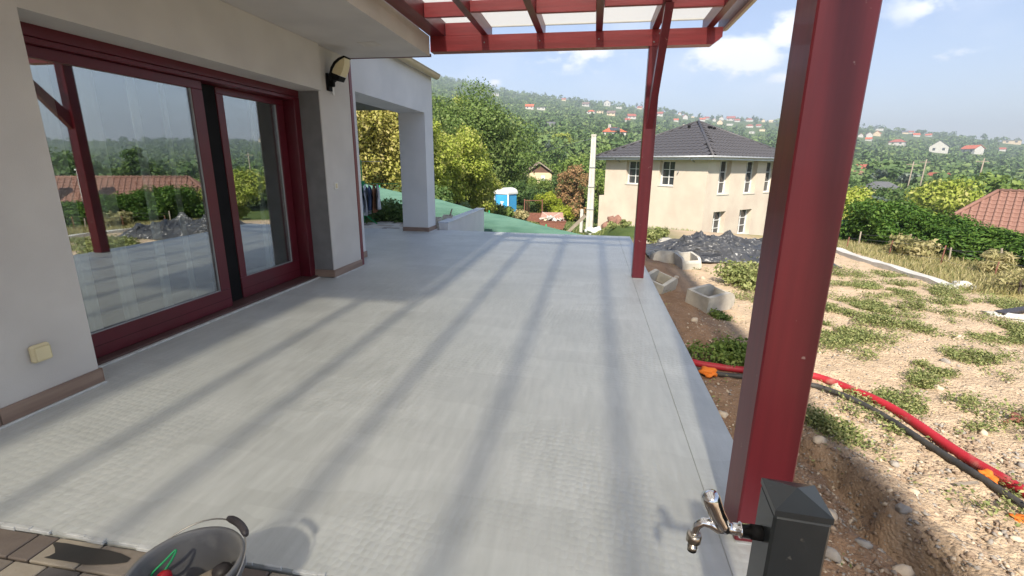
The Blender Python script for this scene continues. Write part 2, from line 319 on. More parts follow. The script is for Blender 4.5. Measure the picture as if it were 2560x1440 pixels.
# ------------------------------------------------------------------ helpers
def tag(o, label=None, cat=None, group=None, kind=None):
    if label: o['label'] = label
    if cat: o['category'] = cat
    if group: o['group'] = group
    if kind: o['kind'] = kind
    return o
def empty(name, loc=(0, 0, 0), rz=0, label=None, cat=None, group=None):
    o = D.objects.new(name, None); COL.objects.link(o); o.location = loc; o.rotation_euler = (0, 0, rz); o.empty_display_size = .1
    return tag(o, label, cat, group)
def link(name, me, parent=None, loc=None, rot=None):
    o = D.objects.new(name, me); COL.objects.link(o)
    if parent: o.parent = parent
    if loc: o.location = loc
    if rot: o.rotation_euler = rot
    return o
def clone(o, parent=None):
    c = o.copy(); COL.objects.link(c); c.parent = parent
    for ch in o.children: clone(ch, c)
    return c

class MB:
    def __init__(s): s.v = []; s.f = []; s.sm = []
    def add(s, vs, fs, smooth=False):
        b = len(s.v); s.v += [tuple(v) for v in vs]; s.f += [tuple(i+b for i in f) for f in fs]; s.sm += [smooth]*len(fs); return s
    def box(s, x0, x1, y0, y1, z0, z1, bev=0):
        if bev <= 0:
            return s.add([(x, y, z) for x in (x0, x1) for y in (y0, y1) for z in (z0, z1)],
                         [(0, 1, 3, 2), (4, 6, 7, 5), (0, 4, 5, 1), (2, 3, 7, 6), (0, 2, 6, 4), (1, 5, 7, 3)])
        b = bev; X = (x0, x1); Y = (y0, y1); Z = (z0, z1); vs = []; idx = {}
        for i in (0, 1):
            for j in (0, 1):
                for k in (0, 1):
                    sx, sy, sz = (1-2*i)*b, (1-2*j)*b, (1-2*k)*b
                    for a in range(3):
                        p = [X[i]+sx, Y[j]+sy, Z[k]+sz]; p[a] = (X[i], Y[j], Z[k])[a]
                        idx[i, j, k, a] = len(vs); vs.append(p)
        fs = []
        for a in range(3):
            o1, o2 = [q for q in range(3) if q != a]
            for e in (0, 1):
                q = []
                for (u, w) in ((0, 0), (1, 0), (1, 1), (0, 1)):
                    c = [0, 0, 0]; c[a] = e; c[o1] = u; c[o2] = w; q.append(idx[c[0], c[1], c[2], a])
                fs.append(q if (e == 1) == (a != 1) else q[::-1])
        for a in range(3):
            o1, o2 = [q for q in range(3) if q != a]
            for u in (0, 1):
                for w in (0, 1):
                    q = []
                    for e in (0, 1):
                        c = [0, 0, 0]; c[a] = e; c[o1] = u; c[o2] = w
                        q.append((idx[(*c, o1)], idx[(*c, o2)]))
                    fs.append((q[0][0], q[0][1], q[1][1], q[1][0]))
        for i in (0, 1):
            for j in (0, 1):
                for k in (0, 1): fs.append((idx[i, j, k, 0], idx[i, j, k, 1], idx[i, j, k, 2]))
        return s.add(vs, fs)
    def prism(s, poly, axis, a0, a1):
        """poly: 2D outline in the two other axes, extruded along axis"""
        def P(u, w, a): return {'x': (a, u, w), 'y': (u, a, w), 'z': (u, w, a)}[axis]
        n = len(poly)
        return s.add([P(u, w, a0) for u, w in poly]+[P(u, w, a1) for u, w in poly],
                     [tuple(range(n))[::-1], tuple(range(n, 2*n))]+[(i, (i+1) % n, n+(i+1) % n, n+i) for i in range(n)])
    def tube(s, pts, rs, n=10, caps=True):
        pts = [Vector(p) for p in pts]
        if not hasattr(rs, '__len__'): rs = [rs]*len(pts)
        vs = []; fs = []; prev = None
        for i, p in enumerate(pts):
            d = (pts[min(i+1, len(pts)-1)]-pts[max(i-1, 0)]).normalized()
            if prev is None:
                a = d.cross(Vector((0, 0, 1)));
                if a.length < .1: a = d.cross(Vector((1, 0, 0)))
            else: a = prev - d*prev.dot(d)
            a.normalize(); prev = a; b = d.cross(a)
            for k in range(n):
                t = 2*math.pi*k/n; vs.append(p+(a*math.cos(t)+b*math.sin(t))*rs[i])
        for i in range(len(pts)-1):
            for k in range(n): fs.append((i*n+k, i*n+(k+1) % n, (i+1)*n+(k+1) % n, (i+1)*n+k))
        if caps: fs += [tuple(range(n))[::-1], tuple(range((len(pts)-1)*n, len(pts)*n))]
        return s.add(vs, fs, True)
    def lathe(s, prof, n=28, c=(0, 0, 0)):
        vs = [(c[0]+r*math.cos(2*math.pi*k/n), c[1]+r*math.sin(2*math.pi*k/n), c[2]+z) for r, z in prof for k in range(n)]
        return s.add(vs, [(i*n+k, i*n+(k+1) % n, (i+1)*n+(k+1) % n, (i+1)*n+k) for i in range(len(prof)-1) for k in range(n)], True)
    def build(s, name, m, parent=None, loc=None, rot=None, recalc=True):
        me = D.meshes.new(name); me.from_pydata(s.v, [], s.f)
        me.polygons.foreach_set('use_smooth', s.sm)
        if recalc:
            import bmesh
            bm = bmesh.new(); bm.from_mesh(me); bmesh.ops.recalc_face_normals(bm, faces=bm.faces); bm.to_mesh(me); bm.free()
        me.materials.append(M[m] if isinstance(m, str) else m); me.update()
        return link(name, me, parent, loc, rot)
def box(name, m, parent, x0, x1, y0, y1, z0, z1, bev=0): return MB().box(x0, x1, y0, y1, z0, z1, bev).build(name, m, parent, recalc=True)

def np_mesh(name, verts, faces, m, rnd=None, smooth=False):
    """fast mesh of quads"""
    me = D.meshes.new(name); nv = len(verts); nf = len(faces); k = faces.shape[1]
    me.vertices.add(nv); me.vertices.foreach_set('co', np.ascontiguousarray(verts, dtype=np.float32).ravel())
    me.loops.add(nf*k); me.loops.foreach_set('vertex_index', np.ascontiguousarray(faces, dtype=np.int32).ravel())
    me.polygons.add(nf); me.polygons.foreach_set('loop_start', np.arange(0, nf*k, k, dtype=np.int32))
    if smooth: me.polygons.foreach_set('use_smooth', np.ones(nf, dtype=bool))
    me.update(calc_edges=True)
    if rnd is not None:
        a = me.attributes.new('rnd', 'FLOAT', 'POINT'); a.data.foreach_set('value', np.ascontiguousarray(rnd, dtype=np.float32))
    me.materials.append(m); return me

def leaves(cent, nrm, size, rnd, aspect=.6):
    """diamond shaped leaf faces: centres, rough normals, sizes"""
    n = len(cent); nrm = nrm/np.maximum(np.linalg.norm(nrm, axis=1, keepdims=True), 1e-6)
    a = np.cross(nrm, nr.normal(size=(n, 3))); a /= np.maximum(np.linalg.norm(a, axis=1, keepdims=True), 1e-6)
    b = np.cross(nrm, a); s = size[:, None]
    fold = nrm*s*.18
    v = np.stack([cent-a*s*.5, cent-b*s*aspect*.5+fold, cent+a*s*.5, cent+b*s*aspect*.5+fold], 1).reshape(-1, 3)
    return v, np.arange(4*n).reshape(n, 4), np.repeat(rnd, 4)

def crown_pts(n, blobs, up_bias=.25, jitter=.55, inner=.35):
    """points spread through a union of leafy clumps (centre, radii)"""
    bl = np.array(blobs); w = (bl[:, 3]*bl[:, 4]*bl[:, 5])**(2/3); w /= w.sum()
    pick = nr.choice(len(bl), size=n, p=w)
    d = nr.normal(size=(n, 3)); d /= np.linalg.norm(d, axis=1, keepdims=True)
    rr = inner+(1-inner)*nr.random(n)**.5
    rr *= 1+.12*nr.normal(size=n)
    c = bl[pick, :3]+d*bl[pick, 3:6]*rr[:, None]
    nm = d+nr.normal(size=(n, 3))*jitter; nm[:, 2] += up_bias
    tone = nr.random(len(bl))[pick]
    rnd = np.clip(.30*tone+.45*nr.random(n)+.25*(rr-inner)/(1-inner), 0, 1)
    return c, nm, rnd

def blobs_for(R, H, z0, k, shape='round', seed=0, clump=.34):
    g = np.random.default_rng(seed); out_ = []
    for i in range(k):
        for _ in range(50):
            d = g.normal(size=3); d /= np.linalg.norm(d); q = g.random()**.4*.78
            x, y, z = d*q
            h = (z+1)/2
            if shape == 'cone' and math.hypot(x, y) > .95*(1-h)+.08: continue
            if shape == 'column' and math.hypot(x, y) > .75: continue
            break
        c = clump*(.7+.6*g.random())
        if shape == 'cone': c *= (1.15-h*.75)
        out_.append((x*R, y*R, z0+h*H, R*c, R*c, max(R*c*.8, H*c*.35)))
    return out_

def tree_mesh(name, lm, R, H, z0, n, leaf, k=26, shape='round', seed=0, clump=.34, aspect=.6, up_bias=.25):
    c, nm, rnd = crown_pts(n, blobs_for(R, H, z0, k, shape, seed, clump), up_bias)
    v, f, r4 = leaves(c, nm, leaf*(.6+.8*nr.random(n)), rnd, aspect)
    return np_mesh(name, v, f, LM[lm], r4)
def trunk_mesh(name, R, H, z0, r0, seed=0, limbs=5):
    g = random.Random(seed); b = MB()
    top = z0+H*.62
    pts = [(0, 0, -.6), (0.02*R, 0, z0*.5), (.04*R, .03*R, z0+H*.2), (0, .05*R, z0+H*.42), (.03*R, 0, top)]
    b.tube(pts, [r0*1.25, r0, r0*.75, r0*.5, r0*.12], 8)
    for i in range(limbs):
        a = 2*math.pi*i/limbs+g.random(); h = z0+H*(.02+.32*g.random()); L = R*(.5+.25*g.random())
        e = (math.cos(a)*L, math.sin(a)*L, h+H*(.15+.25*g.random()))
        mid = (e[0]*.5, e[1]*.5, h+(e[2]-h)*.35)
        b.tube([(0.02*R, 0.02*R, h), mid, e], [r0*.5, r0*.33, r0*.07], 6)
    return b.build(name, 'bark', recalc=False)
def make_tree(name, label, cat, lm, loc, R, H, z0, n, leaf, k=26, shape='round', seed=0, r0=None, group=None, clump=.34, aspect=.6, limbs=5, up_bias=.25):
    e = empty(name, loc, 0, label, cat, group)
    o = trunk_mesh('trunk', R, H, z0, r0 or R*.06, seed, limbs); o.parent = e
    link('crown', tree_mesh('crown', lm, R, H, z0, n, leaf, k, shape, seed, clump, aspect, up_bias), e)
    return e

def pol(azd, r): return r*math.sin(rad(azd)), r*math.cos(rad(azd))

# ------------------------------------------------------------------ terrain
def sst(a, b, x): t = np.clip((x-a)/(b-a), 0, 1); return t*t*(3-2*t)
AZ = [-100, -60, -18, -8.7, -2, 6.4, 11.4, 18, 25, 30, 36.4, 60, 100]
RIDGE = [6, 9.0, 9.25, 7.65, 7.0, 5.9, 4.95, 4.5, 3.75, 3.05, 2.05, 1.3, 1.5]
AZ2 = [-100, -60, -18, -5, 2, 12, 20, 26, 36, 60, 100]
E45 = [-2, -2.5, -3.9, -5.4, -6.2, -7.2, -7.2, -6.4, -6.4, -6.4, -4]
KEX = [.6, .6, .6, .6, .6, .62, .68, .8, .85, .85, .8]
RMAX = 1100.
def terrain(x, y):
    x = np.asarray(x, dtype=float); y = np.asarray(y, dtype=float)
    r = np.hypot(x, y); a = np.degrees(np.arctan2(x, y))
    ea = np.interp(a, AZ2, E45); er = np.interp(a, AZ, RIDGE); k = np.interp(a, AZ2, KEX)
    u = np.clip(np.log(np.maximum(r, 45)/45)/math.log(RMAX/45), 0, 1)
    E = ea+(er-ea)*u**k
    zf = CAM_H+np.maximum(r, 45)*np.tan(np.radians(E))
    zf = np.where(r > RMAX, CAM_H+RMAX*np.tan(np.radians(er))-(r-RMAX)*.05, zf)
    # behind the camera: level land
    zf = np.where(np.abs(a) > 100, -3+0*r, zf)
    zn = -.40-.012*np.clip(y-2, 0, 12)-.03*np.clip(x-6, 0, 30)
    zn += .16*sst(1.9, .9, x)*sst(4.5, 7, y)*sst(11, 9.5, y)                       # soil heaped against the slab
    low = -2.05+.2*np.clip(-x-.4, 0, 7)
    zn = np.where(y > 10.4, zn+(low-zn)*sst(1.1, -.3, x)*sst(10.4, 11, y), zn)       # bank below the terrace end
    pav = sst(-3.35, -3.75, x)*sst(12.2, 11.6, y)
    zn = zn*(1-pav)+(-.07)*pav
    zn = np.where((x < .78) & (y < 10.2), -.45, zn)
    t = sst(13.5, 42, r)
    return zn*(1-t)+zf*t
def T(x, y): return float(terrain(np.array([x]), np.array([y]))[0])

def trench(x, y):
    """foot of a shallow dug strip beside the slab, its bank on the right"""
    line = 1.72-.16*(y-2.6)+.05*np.sin(y*7)+.03*np.sin(y*17)
    cut = sst(line+.03, line-.03, x)*sst(4.0, 3.2, y)*sst(.85, 1.0, x)
    gully = np.exp(-((x-line+.07)/.07)**2)*sst(3.5, 2.7, y)
    return -.09*cut-.11*gully+.05*np.exp(-((x-line-.12)/.12)**2)*sst(3.6, 2.8, y)

azs = np.unique(np.concatenate([np.arange(-180, -60, 6), np.arange(-60, 6, .8), np.arange(6, 62, .22), np.arange(62, 100, 1.0), np.arange(100, 180.1, 6)]))
rs_ = [.55]
while rs_[-1] < 9: rs_.append(rs_[-1]*1.0095)
while rs_[-1] < 40: rs_.append(rs_[-1]*1.02)
while rs_[-1] < 2600: rs_.append(rs_[-1]*1.045)
rs_ = np.array(rs_)
A, Rr = np.meshgrid(np.radians(azs), rs_)
gx = Rr*np.sin(A); gy = Rr*np.cos(A); gz = terrain(gx, gy)
gz += np.where((gx > .8) & (gy < 14), trench(gx, gy), 0)
flat = np.stack([gx.ravel(), gy.ravel(), gz.ravel()], 1)
near = (flat[:, 0] > .7) & (np.hypot(flat[:, 0], flat[:, 1]) < 16)
for i in np.nonzero(near)[0]:
    x, y, _ = flat[i]
    q = noise.fractal(Vector((x*1.1, y*1.1, 3)), 1, 2, 4)*.045
    q += noise.fractal(Vector((x*7, y*7, 9)), .8, 2, 3)*.016
    if y < 5 and x < 2.6: q += abs(noise.noise(Vector((x*14, y*14, 1))))*.022
    flat[i, 2] += q
nrow, ncol = gx.shape
ii = (np.arange(nrow-1)[:, None]*ncol+np.arange(ncol-1)[None, :]).ravel()
gf = np.stack([ii, ii+1, ii+ncol+1, ii+ncol], 1)
gme = np_mesh('ground', flat, gf, M['ground'], smooth=True)
X, Y = flat[:, 0], flat[:, 1]; RR = np.hypot(X, Y)
zb = np.clip(sst(2.3, 1.2, X)+sst(1.0, 0, Y-1.0-.0*X)*0, 0, 1)
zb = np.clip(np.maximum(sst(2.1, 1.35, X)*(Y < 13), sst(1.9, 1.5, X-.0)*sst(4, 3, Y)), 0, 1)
zg = np.clip(sst(6.0, 6.7, X)*sst(6, 8, Y)+sst(13, 15, Y)*sst(4, 6, X), 0, 1)
zv = np.clip(np.maximum(sst(17, 24, RR), sst(12, 14, Y)*sst(3.5, 1.5, X)), 0, 1)
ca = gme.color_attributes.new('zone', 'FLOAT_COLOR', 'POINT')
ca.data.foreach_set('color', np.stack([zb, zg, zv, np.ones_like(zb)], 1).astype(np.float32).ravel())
ground = tag(link('ground', gme), kind='structure')
def G(x, y):
    """height of the finished ground"""
    z = T(x, y)
    if x > .8 and y < 14: z += float(trench(np.array([x]), np.array([y]))[0])
    if x > .7 and math.hypot(x, y) < 16: z += noise.fractal(Vector((x*1.1, y*1.1, 3)), 1, 2, 4)*.045
    return z

# ------------------------------------------------------------------ terrace and paving (the setting)
TX = .83
terrace = tag(MB().box(-4.6, .578, 1.275, 10.25, -.7, 0).build('terrace', 'coat'), kind='structure')
box('edge_strip', 'coat', terrace, .5797, TX, 1.275, 10.25, -.7, .002, .002)
# ragged end of the coating over the old pavers
b = MB(); x = -3.2
while x < .8:
    w = rng.uniform(.02, .10); y0 = 1.275-rng.uniform(.004, .018)
    if rng.random() < .8: b.box(x, x+w, y0, 1.28, -.012, .0025+rng.uniform(0, .004), .002)
    x += w
b.build('coating_edge', 'grout', terrace)
# pavers in the foreground
pav = tag(box('paving', 'soil', None, -3.6, .75, -1.2, 1.27, -.6, -.05), kind='structure')
pcols = []
for i, (c1, c2) in enumerate([((.30, .265, .215), (.36, .32, .26)), ((.145, .12, .105), (.18, .15, .13)), ((.095, .088, .085), (.13, .12, .115)), ((.19, .165, .14), (.24, .21, .18))]):
    pcols.append(mat('paver_%d' % i, c1, c2, scale=7, rough=.8, bump=.25, bscale=60))
yb = [1.268, 1.145, .985, .825, .665, .505]
for j in range(len(yb)-1):
    x = -3.15+rng.uniform(0, .1); q = rng.choice((0, 1))
    while x < .7:
        w = rng.choice((.10, .15, .21)); g = .004
        me = MB().box(x+g, x+w-g, yb[j+1]+g, yb[j]-g, -.05, -.012-rng.uniform(0, .003), .004).build('paver', pcols[0] if q % 3 == 1 else pcols[rng.choice((1, 1, 2, 3))], pav)
        x += w; q += 1
# dark spill over the pavers
b = MB(); b.add([(-1.86+.16*math.cos(t)*(1+.35*math.sin(3*t+1)), 1.205+.05*math.sin(t)*(1+.3*math.cos(2*t)), -.0105) for t in [k*.3 for k in range(21)]], [tuple(range(21))])
b.build('spill', mat('dark_spill', (.05, .045, .04), (.03, .03, .03), rough=.5), pav)
# pavers beyond the porch
pv2 = tag(box('path', 'soil', None, -8.5, -3.45, 10.26, 11.62, -.3, -.045), kind='structure')
for j in range(7):
    x = -8.4+rng.uniform(0, .2)
    while x < -3.6:
        w = rng.choice((.2, .3, .4))
        MB().box(x+.005, x+w-.005, 10.28+j*.19, 10.28+(j+1)*.19-.01, -.045, -.006-rng.uniform(0, .003), .005).build('paver', [pcols[0], M['concrete_p'], pcols[3], M['concrete_p']][rng.randrange(4)], pv2)
        x += w

# ------------------------------------------------------------------ our house
house = empty('house', (-3.2, 0, 0), 0, 'light grey rendered house with recessed sliding door and open porch', 'house')
HX = 3.2   # parts are given in world x, shifted to the house origin
def hb(name, m, x0, x1, y0, y1, z0, z1, bev=0, parent=None): return box(name, m, parent or house, x0+HX, x1+HX, y0, y1, z0, z1, bev)
DO0, DO1, DOT = 2.43, 5.52, 2.265
# front wall with the door opening
hb('wall', 'plaster', -3.56, -3.19, -5, DO0, -.4, 2.768)
hb('wall', 'plaster', -3.56, -3.195, DO0, DO1, DOT, 2.768)
hb('wall', 'plaster', -3.56, -3.24, DO1+.006, 6.268, -.4, 2.768)
hb('reveal', 'reveal', -3.558, -3.25, DO1, DO1+.0055, 0, DOT-.002)
# porch wing
b = MB()
b.box(-4.0+HX, -3.48+HX, 6.345, 6.90, -.4, 3.24); b.box(-4.05+HX, -3.48+HX, 6.90, 9.86, 2.455, 3.24); b.box(-4.05+HX, -3.48+HX, 9.86, 10.36, -.4, 3.24)
b.build('porch_wall', 'plaster_w', house)
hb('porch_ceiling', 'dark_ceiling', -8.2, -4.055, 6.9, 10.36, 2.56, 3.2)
hb('porch_back_wall', 'plaster', -8.4, -4.01, 6.6, 6.9, -.4, 3.2)
hb('porch_floor', 'coat', -8.4, -4.61, 6.9, 10.2, -.4, -.002)
hb('porch_roof', 'roof_b', -8.6, -3.475, 6.36, 10.40, 3.245, 3.30)
# soffit slab with its fascia
hb('soffit', 'plaster', -9, -2.13, 1.40, 6.31, 2.77, 3.0)
hb('soffit', 'plaster', -9, -3.20, -5, 1.398, 2.77, 3.0)
hb('roof_slab', 'plaster', -9, -2.26, 1.40, 6.31, 3.003, 3.6)
hb('roof_slab', 'plaster', -9, -3.22, -5, 1.398, 3.003, 3.6)
hb('trim', 'burg', -3.36, -2.12, 6.313, 6.343, 2.765, 2.80)
hb('trim', 'red', -3.46, -3.232, 6.27, 6.343, .012, 2.764, .004)
hb('patch', mat('filler_patch', (.62, .59, .54), (.54, .51, .46), scale=14, rough=.95, bump=1, bscale=50), -2.72, -2.50, 5.52, 5.72, 2.7655, 2.7695, .0015)
# room behind the door
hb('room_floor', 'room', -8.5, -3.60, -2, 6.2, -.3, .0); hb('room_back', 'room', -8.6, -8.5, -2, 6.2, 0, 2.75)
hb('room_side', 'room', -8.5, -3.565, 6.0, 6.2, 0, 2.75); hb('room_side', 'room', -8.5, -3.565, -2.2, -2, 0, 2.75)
# skirting tiles with sealant
for (xa, ya, yb_) in [(-3.19, 1.30, 1.86), (-3.19, 1.865, DO0+.005), (-3.24, DO1+.0, 6.266)]:
    hb('skirting', 'skirt', xa+.001, xa+.017, ya, yb_, .012, .105, .002); hb('sealant', 'grout', xa, xa+.03, ya-.002, yb_+.01, -.002, .011, .004)
hb('skirting', 'skirt', -3.19-.2, -3.19+.016, DO0+.0055, DO0+.014, .012, .105, .002)
hb('skirting', 'skirt', -3.56, -3.24+.016, DO1-.017, DO1-.001, .012, .105, .002)
hb('skirting', 'skirt', -3.478, -3.462, 6.365, 6.915, .012, .105, .002); hb('skirting', 'skirt', -4.0, -3.462, 6.902, 6.918, .012, .105, .002)
hb('skirting', 'skirt', -4.06, -3.462, 9.842, 9.859, .012, .10, .002); hb('skirting', 'skirt', -3.478, -3.462, 9.861, 10.36, .012, .10, .002)
hb('sealant', 'grout', -4.07, -3.44, 9.82, 9.841, -.002, .011, .004); hb('sealant', 'grout', -3.461, -3.44, 9.842, 10.37, -.002, .011, .004)
# gutter of the porch
b = MB(); n = 10; vs = []
for y in (6.5, 10.42):
    for k in range(n+1): t = math.pi*(1+k/n); vs.append((-3.385+HX+.085*math.cos(t), y, 3.255+.085*math.sin(t)))
b.add(vs, [(k, k+1, n+2+k, n+1+k) for k in range(n)], True)
b.tube([(-3.30+HX, 6.5, 3.26), (-3.30+HX, 10.42, 3.26)], .012, 6)
b.add([vs[k] for k in range(n+1)], [tuple(range(n+1))]).add([vs[n+1+k] for k in range(n+1)], [tuple(range(n+1))])
g_ = b.build('gutter', 'gutter', house)
for y in (7.6, 8.7, 9.75):
    vs = [(-3.385+HX+.089*math.cos(math.pi*(1+k/n)), y+e, 3.255+.089*math.sin(math.pi*(1+k/n))) for e in (-.012, .012) for k in range(n+1)]
    MB().add(vs, [(k, k+1, n+2+k, n+1+k) for k in range(n)]).build('bracket', 'brass', g_)

# sliding door
door = empty('sliding_door', (0, 0, 0)); door.parent = house
def db(name, m, x0, x1, y0, y1, z0, z1, bev=.004, parent=None): return box(name, m, parent or door, x0+HX, x1+HX, y0, y1, z0, z1, bev)
db('head', 'burg', -3.70, -3.50, DO0-.1, DO1-.005, 2.19, DOT+.02); db('jamb', 'burg', -3.72, -3.50, 5.41, DO1-.004, .03, 2.189)
db('head_track', 'burg', -3.66, -3.49, DO0-.1, 5.405, 2.150, 2.186)
db('threshold', mat('threshold', (.10, .055, .05), rough=.4), -3.74, -3.46, DO0-.1, DO1-.003, -.01, .028); db('sealant', 'grout', -3.46, -3.425, DO0, DO1-.02, -.002, .012, .004)
# front leaf
for nme, y0, y1, z0, z1 in [('bottom_rail', 2.2, 4.09, .03, .215), ('top_rail', 2.2, 4.09, 2.075, 2.148), ('stile', 3.965, 4.09, .2155, 2.0745)]:
    db(nme, 'burg', -3.60, -3.545, y0, y1, z0, z1)
db('rail_groove', 'black', -3.546, -3.5445, 2.2, 4.085, .118, .1205, 0)
db('pane', 'glass', -3.575, -3.569, 2.2, 3.9645, .2155, 2.0745, 0)
db('gasket', 'zinc', -3.566, -3.552, 2.2, 3.9645, .2155, .2235, 0); db('gasket', 'zinc', -3.566, -3.552, 3.957, 3.9645, .224, 2.0745, 0)
# rear leaf
for nme, y0, y1, z0, z1 in [('bottom_rail', 4.36, 5.40, .03, .25), ('top_rail', 4.36, 5.40, 2.085, 2.149), ('stile', 4.36, 4.45, .2505, 2.0845), ('stile', 5.265, 5.40, .2505, 2.0845)]:
    db(nme, 'burg', -3.69, -3.635, y0, y1, z0, z1)
db('rail_groove', 'black', -3.636, -3.6345, 4.37, 5.39, .128, .1305, 0)
db('pane', 'glass', -3.665, -3.659, 4.4505, 5.2645, .2505, 2.0845, 0)
db('gasket', 'zinc', -3.656, -3.642, 4.4505, 5.2645, .2505, .2585, 0); db('gasket', 'zinc', -3.656, -3.642, 5.257, 5.2645, .259, 2.0845, 0)
db('dark_gap_fill', 'black', -3.74, -3.645, 4.092, 4.358, .03, 2.149)  # black box put in for the darkness of the open gap between the leaves
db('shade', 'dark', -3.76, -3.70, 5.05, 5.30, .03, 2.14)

def curtain(y0, y1, x, label, folds, seed):
    g = random.Random(seed); n = int((y1-y0)/.012); vs = []; fs = []
    ph = [g.uniform(0, 6) for _ in range(3)]
    for i in range(n+1):
        y = y0+(y1-y0)*i/n
        a = math.sin(y*folds+ph[0])+.6*math.sin(y*folds*1.7+ph[1])
        for k, z in enumerate((.03, .7, 1.4, 2.13)):
            vs.append((.035*a*(1-.1*k), y-y0, z-.03))
    for i in range(n):
        for k in range(3): fs.append((i*4+k, i*4+k+1, i*4+k+5, i*4+k+4))
    o = MB().add(vs, fs, True).build('curtain', 'sheer', None, (x, y0, .03), recalc=False)
    return tag(o, label, 'curtain')
for i, (a, c, lb) in enumerate([(2.86, 3.00, 'sheer white curtain fold nearest the grey wall behind the large pane'), (3.14, 3.30, 'second narrow sheer white curtain behind the large pane'),
                            (3.54, 3.64, 'third narrow sheer white curtain in the middle of the large pane'), (3.86, 3.93, 'thin sheer white curtain just left of the large pane edge'),
                            (4.98, 5.10, 'sheer white curtain behind the smaller door pane'), (5.26, 5.31, 'thin sheer curtain at the far edge of the smaller door pane')]):
    curtain(a, c, -3.78, lb, 38, i)

# wall lamp
lamp = empty('wall_lamp', (-3.24, 5.74, 2.40), 0, 'black curved wall lamp with cream shade beside the door', 'lamp')
MB().box(0, .035, -.045, .045, -.11, .09, .006).build('mount', 'black', lamp)
MB().box(.03, .085, -.03, .03, -.06, .045, .008).build('arm', 'black', lamp)
arc = [(.055+.02*math.sin(t*2.2), -.02) for t in (0,)]
shell = [(.060, .000), (.068, .075), (.095, .145), (.140, .205), (.200, .245), (.275, .268), (.282, .250), (.215, .225), (.160, .185), (.120, .135), (.098, .080), (.092, .020)]
MB().prism(shell, 'y', -.075, .075).build('back_shell', 'black', lamp)
MB().prism([(.094, .012), (.175, -.005), (.205, .045), (.100, .082)], 'y', -.072, .072).build('base_cup', 'black', lamp)
MB().prism([(.102, .086), (.207, .050), (.245, .110), (.268, .180), (.276, .247), (.217, .222), (.163, .182), (.123, .133)], 'y', -.068, .068).build('shade', 'cream', lamp)
MB().box(.02, .035, .048, .085, -.15, -.06, .004).build('sensor', 'white', lamp)
sw = empty('light_switch', (-3.239, 5.73, 1.16), 0, 'small white light switch on the grey wall beside the door', 'switch')
MB().box(0, .010, -.042, .042, -.042, .042, .004).build('plate', 'white', sw); MB().box(.0105, .016, -.022, .022, -.030, .030, .003).build('rocker', 'cream', sw)
sk = empty('wall_socket', (-3.189, 2.12, .345), 0, 'cream weatherproof socket low on the grey wall left of the door', 'socket')
MB().box(0, .035, -.05, .05, -.052, .052, .010).build('housing', 'cream', sk); MB().box(.0352, .042, -.042, .042, -.044, .040, .006).build('lid', 'cream', sk)

# ------------------------------------------------------------------ pergola
perg = empty('pergola', (.69, 6.38, 0), 0, 'burgundy timber pergola with translucent sheet roof over the terrace', 'pergola')
PX, PY = -.69, -6.38
def pb(name, m, x0, x1, y0, y1, z0, z1, bev=.005, parent=None): return box(name, m, parent or perg, x0+PX, x1+PX, y0+PY, y1+PY, z0, z1, bev)
for (x0, x1, y0, y1) in [(.575, .725, 6.31, 6.46), (.630, .806, 1.70, 1.88), (.60, .78, -2.9, -2.72)]:
    po = pb('post', 'red', x0, x1, y0, y1, .006, 2.998 if 1 < y0 < 2 else 2.818, .006)
    pb('post_foot', 'grout', x0+.004, x1+.006, y0-.004, y1-.004, .001, .0055, 0, po)
# end beams
for y0, z0 in ((6.31, 2.82), (-2.9, 2.82)):
    b = MB(); pts = [(-2.12, z0), (1.28, z0), (1.38, z0+.075), (1.38, z0+.178), (-2.12, z0+.178)]
    b.prism([(p+PX, q) for p, q in pts], 'y', y0+PY, y0+.15+PY).build('beam', 'red_x', perg)
RAFT = [-1.42, -.73, -.02, .63, 1.24]
for xr in RAFT:
    pb('rafter', 'red_y', xr-.04, xr+.04, -5, 6.60, 3.0, 3.15, .004)
pb('wall_plate', 'red_y', -2.124, -1.93, 1.40, 6.60, 3.0, 3.168, .004)
for xr in (-2.06, -2.66): pb('rafter', 'red_y', xr-.04, xr+.04, -5, 1.396, 3.0, 3.15, .004)
for x0, x1 in ((-3.21, -2.672), (-2.648, -2.072)): pb('roof_sheet', 'poly', x0, x1, -5, 1.396, 3.172, 3.182, 0)
edges = [-1.928]+[v for xr in RAFT for v in (xr-.04, xr+.04)]
for i in range(5):
    x0, x1 = edges[2*i], edges[2*i+1]
    for y in (5.55,):
        yy = y+(.0 if i % 2 == 0 else -.13)
        if i in (0, 2): z1 = 3.149
        else: z1 = 3.11
        pb('noggin', 'red_x', x0+.001, x1-.001, yy, yy+.05, 3.003, z1, .003)
pb('blocking', 'red_x', -1.925, -1.465, 6.33, 6.38, 3.003, 3.149, .003)
# knee braces
for yp in (6.31, 1.70):
    b = MB(); xc = .65+PX if yp > 5 else .725+PX
    zb_ = 2.02 if yp > 5 else 2.16; s0 = (yp+.02+PY, zb_); s1 = (yp-2.995+zb_+.045+PY, 2.995)
    d = Vector((s1[0]-s0[0], s1[1]-s0[1])).normalized(); q = Vector((-d.y, d.x))*.06
    b.prism([(s0[0]-q.x, s0[1]-q.y-.0), (s1[0]-q.x, s1[1]), (s1[0]+q.x, s1[1]), (s0[0]+q.x*.2, s0[1]+q.y*2-.06)], 'x', xc-.04, xc+.04).build('brace', 'red', perg)
    # the same brace towards the house side of the far bay
for (x, y, z) in ((.62, 6.3095, 2.86), (.68, 6.3095, 2.95), (-1.42, 6.3095, 2.91), (-.73, 6.3095, 2.91), (-.02, 6.3095, 2.91)):
    MB().tube([(x+PX, y+PY-.004, z), (x+PX, y+PY+.003, z)], .009, 8).build('bolt', 'zinc', perg)
